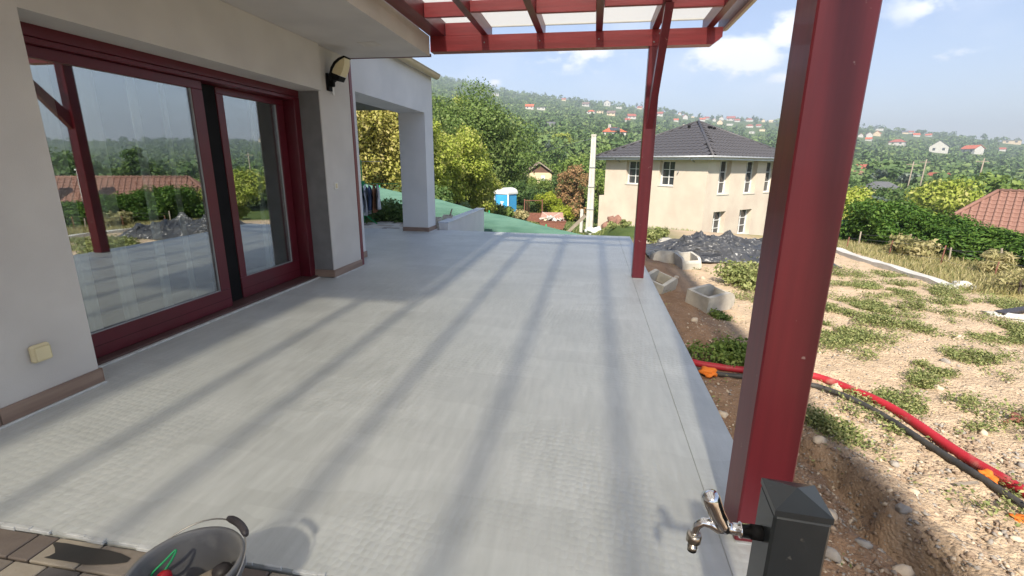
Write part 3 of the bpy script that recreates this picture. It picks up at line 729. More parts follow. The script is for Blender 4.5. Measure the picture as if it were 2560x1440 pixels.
# roof sheets with aluminium bars
sx = [-2.09, -1.42, -.73, -.02, .63, 1.46]
for i in range(5):
    pb('roof_sheet', 'poly', sx[i]+.012, sx[i+1]-.012, -5, 6.66, 3.172, 3.182, 0)
pb('fascia', 'red_y', 1.385, 1.425, -5, 6.62, 2.99, 3.168, .004)
for y in (6.63,):
    pb('edge_bar', 'zinc', -2.09, 1.46, 6.661, 6.675, 3.168, 3.188, 0)
b = MB(); vs = []
for y in (-5, 6.80):
    for k in range(n+1): t = math.pi*(1+k/n); vs.append((1.50+PX+.065*math.cos(t), y+PY, 3.13+.065*math.sin(t)))
b.add(vs, [(k, k+1, n+2+k, n+1+k) for k in range(n)], True); b.tube([(1.565+PX, -5+PY, 3.135), (1.565+PX, 6.8+PY, 3.135)], .010, 6)
b.add([vs[n+1+k] for k in range(n+1)], [tuple(range(n+1))])
g_ = b.build('gutter', 'gutter', perg)
for y in (6.3, 5.2, 4.1):
    vs = [(1.50+PX+.068*math.cos(math.pi*(1+k/n)), y+PY+e, 3.13+.068*math.sin(math.pi*(1+k/n))) for e in (-.012, .012) for k in range(n+1)]
    MB().add(vs, [(k, k+1, n+2+k, n+1+k) for k in range(n)]).build('bracket', 'brass', g_)

# ------------------------------------------------------------------ water post with tap
wp = empty('water_post', (.498, 1.03, 0), 0, 'anthracite square water post with chrome tap in front of the post', 'water post')
wp.rotation_euler = (0, 0, rad(-4))
MB().box(-.058, .058, -.058, .058, -.4, .700, .006).build('column', 'anthr', wp)
b = MB(); s_ = .0584
b.add([(-s_, -s_, .7005), (s_, -s_, .7005), (s_, s_, .7005), (-s_, s_, .7005), (-s_, -s_, .715), (s_, -s_, .715), (s_, s_, .715), (-s_, s_, .715), (0, 0, .741)],
      [(0, 3, 2, 1), (0, 1, 5, 4), (1, 2, 6, 5), (2, 3, 7, 6), (3, 0, 4, 7), (4, 5, 8), (5, 6, 8), (6, 7, 8), (7, 4, 8)])
b.build('cap', 'anthr', wp)
ta = empty('tap', (-.0585, -.005, .607)); ta.parent = wp
ta.scale = (1.14, 1.14, 1.14)
MB().tube([(.001, 0, 0), (-.022, 0, 0)], .0155, 18).build('rosette', 'black', ta)
MB().tube([(-.0222, 0, 0), (-.040, 0, 0), (-.0401, 0, 0), (-.044, 0, 0), (-.0441, 0, 0), (-.062, 0, 0), (-.072, 0, .002)], [.0150, .0150, .0165, .0165, .0125, .0120, .014], 20).build('inlet', 'chrome', ta)
MB().tube([(-.066, 0, -.004), (-.078, 0, .006), (-.092, 0, .030), (-.104, 0, .056), (-.108, 0, .066), (-.112, 0, .074), (-.1135, 0, .078)], [.013, .0165, .0175, .0195, .0195, .0165, .006], 22).build('lever', 'chrome', ta)
MB().tube([(-.068, 0, -.004), (-.085, 0, -.004), (-.102, 0, .004), (-.116, 0, .004), (-.126, 0, -.006), (-.130, 0, -.022), (-.130, 0, -.030)], [.011, .0125, .011, .0095, .009, .0085, .0085], 16).build('spout', 'chrome', ta)
MB().tube([(-.130, 0, -.0285), (-.130, 0, -.030), (-.1305, 0, -.047), (-.1305, 0, -.0475), (-.131, 0, -.050)], [.013, .0155, .0155, .012, .012], 20).build('hose_connector', 'brass', ta)
MB().tube([(-.131, 0, -.0502), (-.131, 0, -.060), (-.131, 0, -.0605), (-.131, 0, -.068)], [.0085, .0085, .0105, .0100], 16).build('nozzle', 'brass', ta)
MB().tube([(-.131, 0, -.0682), (-.131, 0, -.0725)], [.0100, .0095], 16).build('seal', 'black', ta)

# ------------------------------------------------------------------ bucket and what lies in it
BC = (-1.17, 1.01)
bk = empty('bucket', (BC[0], BC[1], -.012), 0, 'grey plastic mortar bucket with wire handle on the brown pavers', 'bucket')
MB().lathe([(.001, .004), (.105, .004), (.112, .0), (.118, .006), (.150, .245), (.158, .247), (.160, .262), (.157, .268), (.150, .268), (.146, .262), (.143, .245), (.112, .012), (.001, .012)], 48).build('body', 'bucket', bk)
MB().lathe([(.1525, .215), (.1575, .216), (.158, .224), (.154, .226)], 48).build('rim_band', 'bucket', bk)
for sgn in (-1, 1): MB().tube([(sgn*.150, 0, .235), (sgn*.172, 0, .235)], .011, 12).build('handle_lug', 'bucket', bk)
hp = []
for k in range(25):
    t = math.pi*k/24; hp.append((.168*math.cos(t), .160*math.sin(t), .235+.062*math.sin(t)))
hd = MB().tube(hp, .0026, 6).build('handle', 'steel', bk)
gp = [((.168+.004)*math.cos(t), .164*math.sin(t), .238+.062*math.sin(t)) for t in [math.pi*(.30+.21*k/8) for k in range(9)]]
MB().tube(gp, [.008, .0115, .012, .012, .012, .012, .012, .0115, .008], 12).build('grip', 'burn', hd)
bk.rotation_euler = (0, 0, rad(-8))
cb = []
for k in range(33):
    t = 2*math.pi*k/32; u = math.cos(t)*.045; w = math.sin(t)*.017+.012*math.cos(t)**2*(1)
    cb.append((u*.55, u*.1+w*.4, u*.8+w))
tag(MB().tube(cb, .0035, 8).build('hook', 'greenp', None, (BC[0]-.108, BC[1]+.018, .205), (0, .35, .75)), 'bright green plastic hook loop standing inside the grey bucket', 'hook')
tr_ = empty('trowel_handle', (BC[0]-.078, BC[1]+.0, .055), 0, 'red plastic tool handle standing inside the grey bucket', 'tool')
MB().tube([(0, 0, 0), (-.004, 0, .08), (-.006, -.002, .125), (-.004, -.004, .148), (0, -.006, .16)], [.016, .017, .021, .020, .006], 14).build('handle', 'redp', tr_)
MB().box(-.012, .012, -.004, .004, -.01, .02).build('shank', 'steel', tr_)
tag(MB().tube([(0, 0, 0), (.05, .03, .05), (.10, .05, .085)], [.022, .026, .017], 10).build('brush', 'wood_w', None, (BC[0]-.06, BC[1]-.0, .09)), 'brown wooden brush handle lying inside the grey bucket', 'brush')
tag(MB().tube([(-.02, .03, 0), (.02, .045, .06), (.055, .045, .10), (.07, .035, .11)], [.03, .036, .03, .012], 10).build('glove', 'burn', None, (BC[0]+.01, BC[1]+.02, .075)), 'dark crumpled work glove in the bottom of the bucket', 'glove')

# ------------------------------------------------------------------ beyond the porch: clothes, blocks, retaining wall, net fence
rk = empty('clothes_rack', (-5.58, 11.12, 0), rad(24), 'green plastic and steel clothes rack behind the porch', 'clothes rack')
MB().tube([(0, 0, 0), (0, 0, 1.52)], .014, 8).build('pole', 'greenp', rk)
MB().tube([(-.35, 0, 1.48), (.5, 0, 1.48)], .008, 6).build('rail', 'steel', rk); MB().tube([(-.2, .0, .95), (.85, 0, .95)], .010, 6).build('rail', 'greenp', rk)
MB().tube([(-.3, -.3, 0), (0, 0, .2), (.3, .3, 0)], .012, 6).build('foot', 'greenp', rk); MB().tube([(.3, -.3, 0), (0, 0, .2), (-.3, .3, 0)], .012, 6).build('foot', 'greenp', rk)
MB().box(-.05, .06, -.03, .03, .90, 1.02, .01).build('bracket', 'greenp', rk)
def garment(x, y, rz, w, h, m, label, seed):
    g = random.Random(seed); vs = []; fs = []; n_ = 12; mrow = 8
    for j in range(mrow+1):
        v = j/mrow
        for i in range(n_+1):
            u = i/n_*2-1; hw = w*(.5 if v > .08 else .22+.28*v/.08)*(1.35 if v < .35 and v > .04 else 1.0+.15*v)
            vs.append((u*hw, .035*math.sin(u*7+seed+v*2)*(.4+v)+.05*(1-abs(u)), -v*h-(abs(u)**2)*.10*(v < .4)))
    for j in range(mrow):
        for i in range(n_): a = j*(n_+1)+i; fs.append((a, a+1, a+n_+2, a+n_+1))
    o = MB().add(vs, fs, True).build('garment', m, None, (x, y, .94), (0, 0, rz), recalc=False)
    md = o.modifiers.new('thickness', 'SOLIDIFY'); md.thickness = .012
    return tag(o, label, 'clothes', 'washing on the rack')
gm = [mat('cloth_%d' % i, c, rough=.95, scale=12) for i, c in enumerate([(.32, .37, .45), (.62, .66, .72), (.10, .14, .26), (.26, .12, .06), (.58, .60, .63)])]
for i, (x, y, rz, w, h, lb) in enumerate([(-5.56, 11.08, 1.85, .42, .66, 'grey blue shirt at the left end of the washing'), (-5.48, 11.12, 1.8, .45, .74, 'long white shirt hanging on the rack'), (-5.40, 11.17, 1.9, .42, .62, 'dark navy shirt between the white and the brown garments'),
                       (-5.31, 11.22, 1.85, .44, .68, 'brown garment hanging near the right end of the washing'), (-5.22, 11.26, 1.95, .40, .60, 'pale shirt at the right end of the washing')]):
    garment(x, y, rz, w, h, gm[i], lb, i+3)

rw = empty('retaining_wall', (-3.3, 10.4, 0), 0, 'low white rendered retaining wall running on from the porch pillar', 'wall')
MB().box(-.12, .09, 0, 3.72, -2.4, .14).build('wall', 'plaster_w', rw)
y = 0.
k = 0
while y < 3.6:
    MB().box(-.14, .11, y+.003, y+.46, .1405, .165, .004).build('coping_slab', mat('coping_%d' % k, (.60, .62, .66), (.42, .47, .55), scale=4, rough=.35), rw); y += .465; k += 1
def ublock(x, y, z, rz, label):
    e = empty('concrete_block', (x, y, z), rz, label, 'block', 'hollow blocks behind the pillar')
    b = MB(); b.box(-.12, .12, -.2, -.16, 0, .22); b.box(-.12, .12, .16, .2, 0, .22); b.box(-.12, .12, -.16, .16, 0, .05); b.box(-.12, -.085, -.16, .16, .0505, .2); b.box(.085, .12, -.16, .16, .0505, .2)
    b.build('block', 'concrete', e); return e
ublock(-3.62, 10.75, -.005, .1, 'grey hollow concrete block touching the white pillar'); ublock(-3.50, 11.35, -.005, .25, 'grey hollow concrete block farther from the pillar with a stick in it')
tag(MB().tube([(0, 0, 0), (.05, .02, .2), (.09, .03, .32)], [.016, .018, .014], 8).build('wooden_stick', 'wood_w', None, (-3.47, 11.32, .06)), 'short wooden stick leaning out of a concrete block', 'stick')

fen = empty('net_fence', (-.2, 15, -1.9), 0, 'green shade net fence running downhill behind the terrace', 'fence')
fx = np.linspace(-9, .4, 95); vs = []
for x in fx:
    top = float(np.interp(x, [-9, -7.1, -5.05, -3.4, -1.7, -.4, .4], [1.0, .71, .33, -.01, -.38, -.62, -.80]))
    for q in range(5):
        wv = .03*math.sin(x*3.1+q)+.02*math.sin(x*9+q*2)
        sag = .02*math.sin(x*2.2) if q == 4 else 0
        vs.append((x+.2, wv, 1.9+top-1.5+1.5*q/4+sag))
fs = [(i*5+q, i*5+q+1, i*5+q+6, i*5+q+5) for i in range(94) for q in range(4)]
o = MB().add(vs, fs, True).build('net', 'net', fen, recalc=False); md = o.modifiers.new('thickness', 'SOLIDIFY'); md.thickness = .01
for x in np.arange(-8.8, .5, 1.85):
    top = float(np.interp(x, [-9, -7.1, -5.05, -3.4, -1.7, -.4, .4], [1.0, .71, .33, -.01, -.38, -.62, -.80]))
    MB().tube([(x+.2, .06, 1.9+top-1.9), (x+.2, .06, 1.9+top+.05)], .02, 8).build('post', 'greenp', fen)

# ------------------------------------------------------------------ yard: planters, tarp, hoses, rags, stones
def planter(x, y, rz, tilt, label, z=None):
    e = empty('planter_block', (x, y, (G(x, y) if z is None else z)), rz, label, 'planter', 'concrete planter blocks'); e.rotation_euler = (tilt[0], tilt[1], rz)
    L, Wd, Hh, t_ = .36, .56, .26, .05
    # end walls with a rounded front shoulder
    def side(x0, x1):
        p = [(0, 0), (Wd*.86, 0), (Wd, .05)]
        p += [(Wd-.15+.15*math.cos(a), Hh-.15+.15*math.sin(a)) for a in [k*math.pi/2/7 for k in range(8)]]
        p += [(0, Hh)]
        return [(u-Wd/2, w) for u, w in p], x0, x1
    for x0, x1 in ((-L/2, -L/2+t_), (L/2-t_, L/2)):
        p, a, c = side(x0, x1); MB().prism(p, 'x', a, c).build('end_wall', 'concrete', e)
    MB().box(-L/2+t_, L/2-t_, -Wd/2, -Wd/2+t_, .002, Hh-.004).build('back_wall', 'concrete', e)
    p = [(Wd/2-t_, .003), (Wd/2-.02, .003), (Wd/2-.002, .05), (Wd/2-.002, Hh-.10), (Wd/2-.03, Hh-.05), (Wd/2-t_, Hh-.05)]
    MB().prism(p, 'x', -L/2+t_, L/2-t_).build('front_wall', 'concrete', e)
    MB().box(-L/2+t_, L/2-t_, -Wd/2+t_, Wd/2-t_, .003, .05).build('base', 'soil', e)
    return e
planter(1.66, 6.62, rad(-50), (rad(3), rad(8), 0), 'empty concrete planter block half in the roof shadow, nearest the big post', G(1.68, 6.62)-.02)
planter(1.92, 9.62, rad(188), (rad(-3), rad(4), 0), 'concrete planter block in front of the tarp, its open side up', G(1.92, 9.62)-.02)
planter(1.55, 10.02, rad(95), (rad(4), rad(4), 0), 'concrete planter block turned away behind another, beside the tarp', G(1.60, 10.05)+.0)
planter(1.02, 7.15, rad(-30), (rad(6), rad(16), 0), 'concrete planter block half hidden by the terrace edge', G(.98, 7.25)-.06)

def tarp():
    nx, ny = 230, 130; x0, x1, y0, y1 = 1.28, 5.0, 10.2, 12.6
    vs = []; fs = []; g = random.Random(5)
    folds = []
    for k in range(16):
        th_ = g.uniform(-1.2, 1.2) if k % 3 else g.uniform(1.2, 1.9); folds.append((math.cos(th_), math.sin(th_), g.uniform(2.2, 7.5), g.uniform(0, 6.3), g.uniform(0, 50)))
    for j in range(ny+1):
        for i in range(nx+1):
            u = i/nx; v = j/ny; x = x0+(x1-x0)*u; y = y0+(y1-y0)*v
            env = min(1, u*4.5)**.7*min(1, (1-u)*7)**.7*min(1, v*4.2)**.6*min(1, (1-v)*3)**.7
            hgt = (.17+.13*math.exp(-((x-3.9)/.9)**2)+.07*math.sin(x*2.7+.5))*env
            wx, wy = noise.noise(Vector((x*.9, y*.9, 1))), noise.noise(Vector((x*.9, y*.9, 6)))
            cr_ = 0
            for (ca_, sa_, fq, ph, sd) in folds:
                m_ = max(0, noise.noise(Vector((x*.8+sd, y*.8, sd)))+.10)        # each fold runs only over a stretch
                if m_ <= 0: continue
                w_ = math.sin((x*ca_+y*sa_+.45*wx)*fq+ph+1.5*wy); cr_ += min(m_, .30)*(1-abs(w_))**3.0*(.45/fq+.10)
            vd = noise.voronoi(Vector((x*1.25+.5*wx, y*1.7+.5*wy, 3)))[0]; vd2 = noise.voronoi(Vector((x*3.2+.8*wx+.3*y, y*4.2+.8*wy, 8)))[0]
            rg_ = .10*(1-min(1, (vd[1]-vd[0])*1.5))**2.2+.022*(1-min(1, (vd2[1]-vd2[0])*1.8))**1.6
            hgt += env*(cr_*1.05+rg_-.06)+.010*noise.noise(Vector((x*11, y*11, 2)))*env
            edge = .10*noise.noise(Vector((x*1.9, 0, 8)))+.04*noise.noise(Vector((x*6, 0, 3)))
            vs.append((x-3.5+.10*wx*env, y-11+edge*(1-min(1, v*3)), T(x, y)+.55+.02+max(hgt, .004)))
    for j in range(ny):
        for i in range(nx): a = j*(nx+1)+i; fs.append((a, a+1, a+nx+2, a+nx+1))
    o = MB().add(vs, fs, True).build('tarp', 'tarp', None, (3.5, 11, -.55), recalc=False)
    md = o.modifiers.new('thickness', 'SOLIDIFY'); md.thickness = .012
    return tag(o, 'crumpled black plastic tarp heaped over building material in the yard', 'tarp')
tarp()
slab_ = empty('concrete_slab', (1.75, 13.2, G(1.75, 13.2)), .2, 'flat grey concrete slab lying behind the tarp', 'slab')
MB().box(-.5, .5, -.3, .3, -.05, .08, .02).build('slab', 'concrete', slab_)

def path_pts(ctrl, n_=14):
    P = [Vector(c) for c in ctrl]; out_ = []
    for i in range(len(P)-1):
        p0, p1, p2, p3 = P[max(i-1, 0)], P[i], P[i+1], P[min(i+2, len(P)-1)]
        for k in range(n_):
            t = k/n_; out_.append(.5*((2*p1)+(p2-p0)*t+(2*p0-5*p1+4*p2-p3)*t*t+(3*p1-p0-3*p2+p3)*t**3))
    out_.append(P[-1]); return out_
def hose(name, ctrl, r, m, label, ribs):
    pts = path_pts([(x, y, 0) for x, y in ctrl], 60 if ribs else 16)
    pts = [Vector((p.x, p.y, G(p.x, p.y)+r*.8+.012)) for p in pts]
    # smooth the heights so that the hose does not follow every bump
    zz = [p.z for p in pts]; w = 25 if ribs else 7
    for i, p in enumerate(pts): p.z = sum(zz[max(0, i-w):i+w+1])/len(zz[max(0, i-w):i+w+1])
    rr = [r*(1+(.10 if i % 2 else -.06)) for i in range(len(pts))] if ribs else r
    o0 = pts[0].copy()
    return tag(MB().tube([p-o0 for p in pts], rr, 12).build(name, m, None, o0, recalc=False), label, 'hose')
hose('corrugated_hose', [(.92, 4.75), (1.05, 4.50), (1.46, 4.40), (1.80, 4.40), (2.11, 4.36), (2.39, 3.90), (2.50, 3.25), (2.58, 2.85), (2.68, 2.2)], .031, 'hose_r', 'red corrugated conduit curving across the stony yard', True)
hose('black_hose', [(.95, 4.40), (1.20, 4.28), (1.50, 4.24), (1.85, 4.20), (2.06, 4.12), (2.28, 3.72), (2.40, 3.20), (2.47, 2.85), (2.56, 2.2)], .022, 'hose_k', 'black plastic pipe lying beside the red conduit', False)

def lump(name, m, loc, s, label, cat, seed, group=None, k=3, rough_=.45, flat_=.6):
    import bmesh
    bm = bmesh.new(); bmesh.ops.create_icosphere(bm, subdivisions=k, radius=1)
    for v in bm.verts:
        q = 1+rough_*noise.noise(v.co*1.6+Vector((seed*3.1, seed, 0)))+.4*rough_*noise.noise(v.co*4+Vector((seed, 0, seed)))
        v.co = Vector((v.co.x*q*s[0], v.co.y*q*s[1], v.co.z*q*s[2]))
    me = D.meshes.new(name); bm.to_mesh(me); bm.free(); me.materials.append(M[m])
    for p in me.polygons: p.use_smooth = True
    return tag(link(name, me, None, loc, (0, 0, seed*1.3)), label, cat, group)
lump('orange_rag', 'orange', (1.13, 4.25, G(1.13, 4.25)+.05), (.06, .08, .035), 'crumpled orange plastic scrap beside the hoses at the terrace edge', 'scrap', 3, rough_=.8)
lump('orange_rag', 'orange', (2.49, 2.98, G(2.49, 2.98)+.035), (.035, .05, .03), 'orange plastic scrap lying against the black pipe on the right', 'scrap', 5, rough_=.8)
lump('orange_rag', 'orange', (2.42, 2.62, G(2.42, 2.62)+.012), (.035, .06, .012), 'flat orange plastic scrap at the lower right edge of the yard', 'scrap', 8, rough_=.8)
tag(MB().box(-.11, .11, -.012, .012, 0, .006).build('wood_sliver', 'wood_w', None, (2.36, 2.92, G(2.36, 2.92)+.02), (0, .05, .35)), 'pale wooden sliver lying beside the orange scrap', 'sliver')
# stones big enough to pick out
ORD = 'first second third fourth fifth sixth seventh eighth ninth tenth eleventh twelfth thirteenth fourteenth fifteenth sixteenth seventeenth eighteenth nineteenth twentieth'.split()
ORD += ['twenty-'+w for w in ORD[:9]]+['thirtieth']+['thirty-'+w for w in ORD[:9]]+['fortieth']
spots = [(2.20, 4.22, .05), (1.42, 2.55, .045), (1.50, 2.35, .04), (1.36, 2.75, .04), (1.62, 2.22, .055), (1.30, 2.25, .05), (1.95, 2.75, .03), (2.05, 3.1, .03), (1.65, 3.25, .05), (1.52, 5.2, .06), (1.85, 5.25, .08),
         (1.30, 5.75, .05), (1.95, 4.9, .06), (2.9, 3.6, .04), (3.1, 4.4, .05), (2.75, 5.2, .04), (3.6, 5.1, .05), (2.5, 7.2, .05), (3.3, 7.6, .05), (4.3, 6.0, .05), (1.15, 2.0, .04), (1.25, 3.1, .035), (1.1, 3.6, .04),
         (1.75, 2.5, .04), (2.25, 2.45, .03), (2.1, 2.2, .03), (2.0, 8.6, .05), (1.5, 8.3, .06), (1.4, 1.95, .05), (1.0, 2.6, .04), (1.55, 1.85, .04), (3.0, 2.9, .03), (2.85, 3.2, .03)]
spots.sort(key=lambda q: math.hypot(q[0], q[1]))
for i, (x, y, s) in enumerate(spots):
    lump('stone', 'stone' if i % 3 else 'stone_d', (x, y, G(x, y)+s*.25), (s, s*rng.uniform(.6, 1), s*rng.uniform(.45, .7)), '%s rounded stone lying on the yard soil, %s nearest of its group' % ('pale' if i % 3 else 'grey', ORD[i]), 'stone', i+1, 'stones in the yard', 2, .55)
# gravel: uncountable chips over the soil
def gravel(n_, fx, name, m, smin, smax):
    V = []; Fc = []
    base = np.array([[1, 0, 0], [0, 1, 0], [-1, 0, 0], [0, -1, 0], [0, 0, 1], [0, 0, -.5]], float)
    tri = np.array([[0, 1, 4], [1, 2, 4], [2, 3, 4], [3, 0, 4], [1, 0, 5], [2, 1, 5], [3, 2, 5], [0, 3, 5]])
    for i in range(n_):
        x, y = fx(); s = smin+(smax-smin)*rng.random()**3
        if x < TX+.03 and y < 10.3: continue
        v = base*s*np.array([1, rng.uniform(.5, 1), rng.uniform(.35, .8)])+nr.normal(size=(6, 3))*s*.18
        a = rng.uniform(0, 6.3); ca_, sa_ = math.cos(a), math.sin(a)
        v = v@np.array([[ca_, sa_, 0], [-sa_, ca_, 0], [0, 0, 1]]); v += (x, y, G(x, y)+s*.1)
        Fc.append(tri+6*len(V)); V.append(v)
    me = np_mesh(name, np.concatenate(V), np.concatenate(Fc), M[m])
    return tag(link(name, me), kind='stuff')
def near_spot():
    r = .9+8*rng.random()**1.6; a = rad(rng.uniform(12, 58)); return r*math.sin(a), r*math.cos(a)
tag(gravel(9000, near_spot, 'gravel', 'stone', .004, .024), 'pale gravel chips scattered over the yard', 'gravel')
tag(gravel(5000, near_spot, 'gravel', 'stone_d', .004, .022), 'dark gravel and clods scattered over the yard', 'gravel')

def bank_spot():
    r = 1.6+3.0*rng.random(); a = rad(rng.uniform(20, 44)); return r*math.sin(a), r*math.cos(a)
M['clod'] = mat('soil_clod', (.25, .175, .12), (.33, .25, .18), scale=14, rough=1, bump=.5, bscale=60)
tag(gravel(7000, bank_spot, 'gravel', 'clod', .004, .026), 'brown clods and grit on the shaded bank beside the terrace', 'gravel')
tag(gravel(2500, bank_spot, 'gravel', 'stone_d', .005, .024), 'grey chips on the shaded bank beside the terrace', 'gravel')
# ------------------------------------------------------------------ right edge of the plot
cw = empty('low_wall', (5.95, 9.5, 0), 0, 'low pale concrete footing wall along the dry grass', 'wall')
b = MB(); ys = np.linspace(8.75, 14.2, 28)
for y0, y1 in zip(ys[:-1], ys[1:]):
    pass
vs = []
for y in ys:
    z = G(6.0, y); xo = .02*math.sin(y*2.1)+.06*(y-9.5)*-.35
    vs += [(6.08-5.95+xo, y-9.5, z-.3), (6.08-5.95+xo, y-9.5, z+.07), (5.86-5.95+xo, y-9.5, z+.075+.01*math.sin(y*5)), (5.86-5.95+xo, y-9.5, z-.3)]
fs = [(i*4+q, i*4+(q+1) % 4, (i+1)*4+(q+1) % 4, (i+1)*4+q) for i in range(27) for q in range(4)]+[(0, 1, 2, 3), (108, 111, 110, 109)]
b.add(vs, fs).build('footing', 'concrete_p', cw)
lump('stone', 'concrete_p', (6.32, 9.0, G(6.32, 9.0)+.03), (.16, .1, .06), 'broken concrete lump at the end of the low footing wall', 'stone', 21, rough_=.6)
wf = empty('wire_fence', (8, 10, T(8, 10)), 0, 'rusty stake and wire fence in the dry grass beside the hedge', 'fence')
fp = [(6.6, 13.5), (7.0, 12.4), (7.4, 11.3), (7.7, 10.3), (8.0, 9.4), (8.2, 8.5), (8.4, 7.6)]
tops = []
for i, (x, y) in enumerate(fp):
    z = T(x, y); h_ = .30+.07*(i % 3); tops.append((x-8, y-10, z-T(8, 10)+h_*.9))
    MB().tube([(x-8, y-10, z-T(8, 10)-.2), (x-8+.03, y-10, z-T(8, 10)+h_)], .012, 6).build('stake', 'rust', wf)
MB().tube(tops, .003, 5).build('wire', 'steel', wf); MB().tube([(a, b_, c-.25) for a, b_, c in tops], .003, 5).build('wire', 'steel', wf)
wf2 = empty('stake_fence', (9.5, 15, T(9.5, 15)), 0, 'grey wooden stake fence at the foot of the conifer hedge', 'fence')
tops = []
for i, azd in enumerate(np.arange(27, 47, 3.4)):
    x, y = pol(azd, 16.4-.22*(azd-26)); z = T(x, y)-T(9.5, 15); h_ = .42+.1*math.sin(i*2.3); ln = .12*math.sin(i*1.7)
    MB().tube([(x-9.5, y-15, z-.2), (x-9.5+ln, y-15, z+h_)], .018, 7).build('stake', 'wood_w', wf2); tops.append((x-9.5+ln*.8, y-15, z+h_*.8))
MB().tube(tops, .004, 5).build('wire', 'steel', wf2)
nf2 = empty('net_fence', (8.3, 17.4, T(8.3, 17.4)), 0, 'short dark green net fence left of the conifer hedge', 'fence')
vs = []; P0, P1 = pol(24.2, 19.5), pol(29.5, 17.8)
for i in range(15):
    t = i/14; x = P0[0]+(P1[0]-P0[0])*t; y = P0[1]+(P1[1]-P0[1])*t; z = T(x, y)-T(8.3, 17.4)
    vs += [(x-8.3, y-17.4+.03*math.sin(i*2), z-.1), (x-8.3, y-17.4, z+.72+.02*math.sin(i*1.3))]
o = MB().add(vs, [(i*2, i*2+1, i*2+3, i*2+2) for i in range(14)], True).build('net', mat('dark_green_net', (.012, .085, .06), (.02, .11, .075), rough=.8), nf2, recalc=False)
o.modifiers.new('thickness', 'SOLIDIFY').thickness = .012
for t in (0, .5, 1):
    x = P0[0]+(P1[0]-P0[0])*t; y = P0[1]+(P1[1]-P0[1])*t; z = T(x, y)-T(8.3, 17.4)
    MB().tube([(x-8.3, y-17.45, z-.2), (x-8.3, y-17.45, z+.8)], .025, 7).build('post', 'zinc', nf2)
pl_ = empty('dark_board', (5.9, 7.3, G(5.9, 7.3)+.04), .5, 'dark board lying on pale rubble at the right edge', 'board')
MB().box(-.5, .5, -.06, .06, 0, .03, .004).build('board', 'burn', pl_)
lump('rubble', 'concrete_p', (5.7, 7.0, G(5.7, 7.0)), (.35, .12, .05), 'pale rubble strip under the dark board', 'rubble', 31, rough_=.8)
b = MB()
for i in range(14):
    a = rng.uniform(0, 6.28); L = rng.uniform(.05, .14); b.tube([(0, 0, 0), (math.cos(a)*L*.6, math.sin(a)*L*.6, L*.3), (math.cos(a)*L, math.sin(a)*L, L*rng.uniform(.1, .5))], [.006, .005, .002], 5)
tag(b.build('dead_stalk', 'rust', None, (3.25, 3.55, G(3.25, 3.55)+.02)), 'rust brown dead weed stalk at the right edge of the yard', 'weed')
b = MB(); b.lathe([(.001, 0), (.05, .003), (.055, .02), (.02, .03), (.001, .03)], 14)
b.tube([(0, 0, .02), (-.08, -.05, .03), (-.15, -.1, .01)], .012, 6)
tag(b.build('pipe_fitting', 'rust', None, (3.30, 3.86, G(3.30, 3.86)+.02), (.5, .3, 0)), 'small rusty pipe fitting lying by the right edge of the yard', 'fitting')

# ------------------------------------------------------------------ houses
def pw(b, y0, y1, z0, z1, holes, x, depth, axis):
    """a wall sheet with openings; axis 'x': wall lies in plane x, runs along y (outside towards -x); axis 'y': plane y, runs along x"""
    us = sorted({y0, y1, *[h[0] for h in holes], *[h[1] for h in holes]}); zs = sorted({z0, z1, *[h[2] for h in holes], *[h[3] for h in holes]})
    P = (lambda u, z, d: (x+d, u, z)) if axis == 'x' else (lambda u, z, d: (u, x+d, z))
    for i in range(len(us)-1):
        for j in range(len(zs)-1):
            cu, cz = (us[i]+us[i+1])/2, (zs[j]+zs[j+1])/2
            if any(h[0] < cu < h[1] and h[2] < cz < h[3] for h in holes): continue
            b.add([P(us[i], zs[j], 0), P(us[i+1], zs[j], 0), P(us[i+1], zs[j+1], 0), P(us[i], zs[j+1], 0)], [(0, 1, 2, 3)])
    for (a, c, z_, Z) in holes:
        for (p, q) in (((a, z_), (c, z_)), ((c, z_), (c, Z)), ((c, Z), (a, Z)), ((a, Z), (a, z_))):
            b.add([P(p[0], p[1], 0), P(q[0], q[1], 0), P(q[0], q[1], depth), P(p[0], p[1], depth)], [(0, 1, 2, 3)])

nb = empty('neighbour_house', (5.8, 26.4, -4.2), rad(45), 'two-storey house in raw beige render with dark grey hip roof', 'house')
Z0 = 4.2
NX, NY = 8.0, 7.15
hl = [(4.35, 5.45, .38+Z0, 1.74+Z0), (2.02, 3.02, .38+Z0, 1.74+Z0)]
hr = [(1.05, 2.15, .0+Z0, 1.78+Z0), (3.65, 4.85, -.02+Z0, 1.78+Z0), (5.85, 6.95, .0+Z0, 1.78+Z0), (.95, 2.12, -2.36+Z0, -.92+Z0), (3.55, 4.85, -2.36+Z0, -.92+Z0)]
b = MB(); ET = 1.93+Z0
pw(b, 0, NY, 0, ET, hl, 0, .30, 'x'); pw(b, 0, NX, 0, ET, hr, 0, .36, 'y')
b.add([(NX, 0, 0), (NX, NY, 0), (NX, NY, ET), (NX, 0, ET)], [(0, 1, 2, 3)]).add([(0, NY, 0), (NX, NY, 0), (NX, NY, ET), (0, NY, ET)], [(0, 1, 2, 3)])
b.build('wall', 'render', nb, recalc=False)
MB().box(-.0, 4, NY+.001, NY+.42, 0, -.42+Z0).build('annex_wall', 'render', nb)
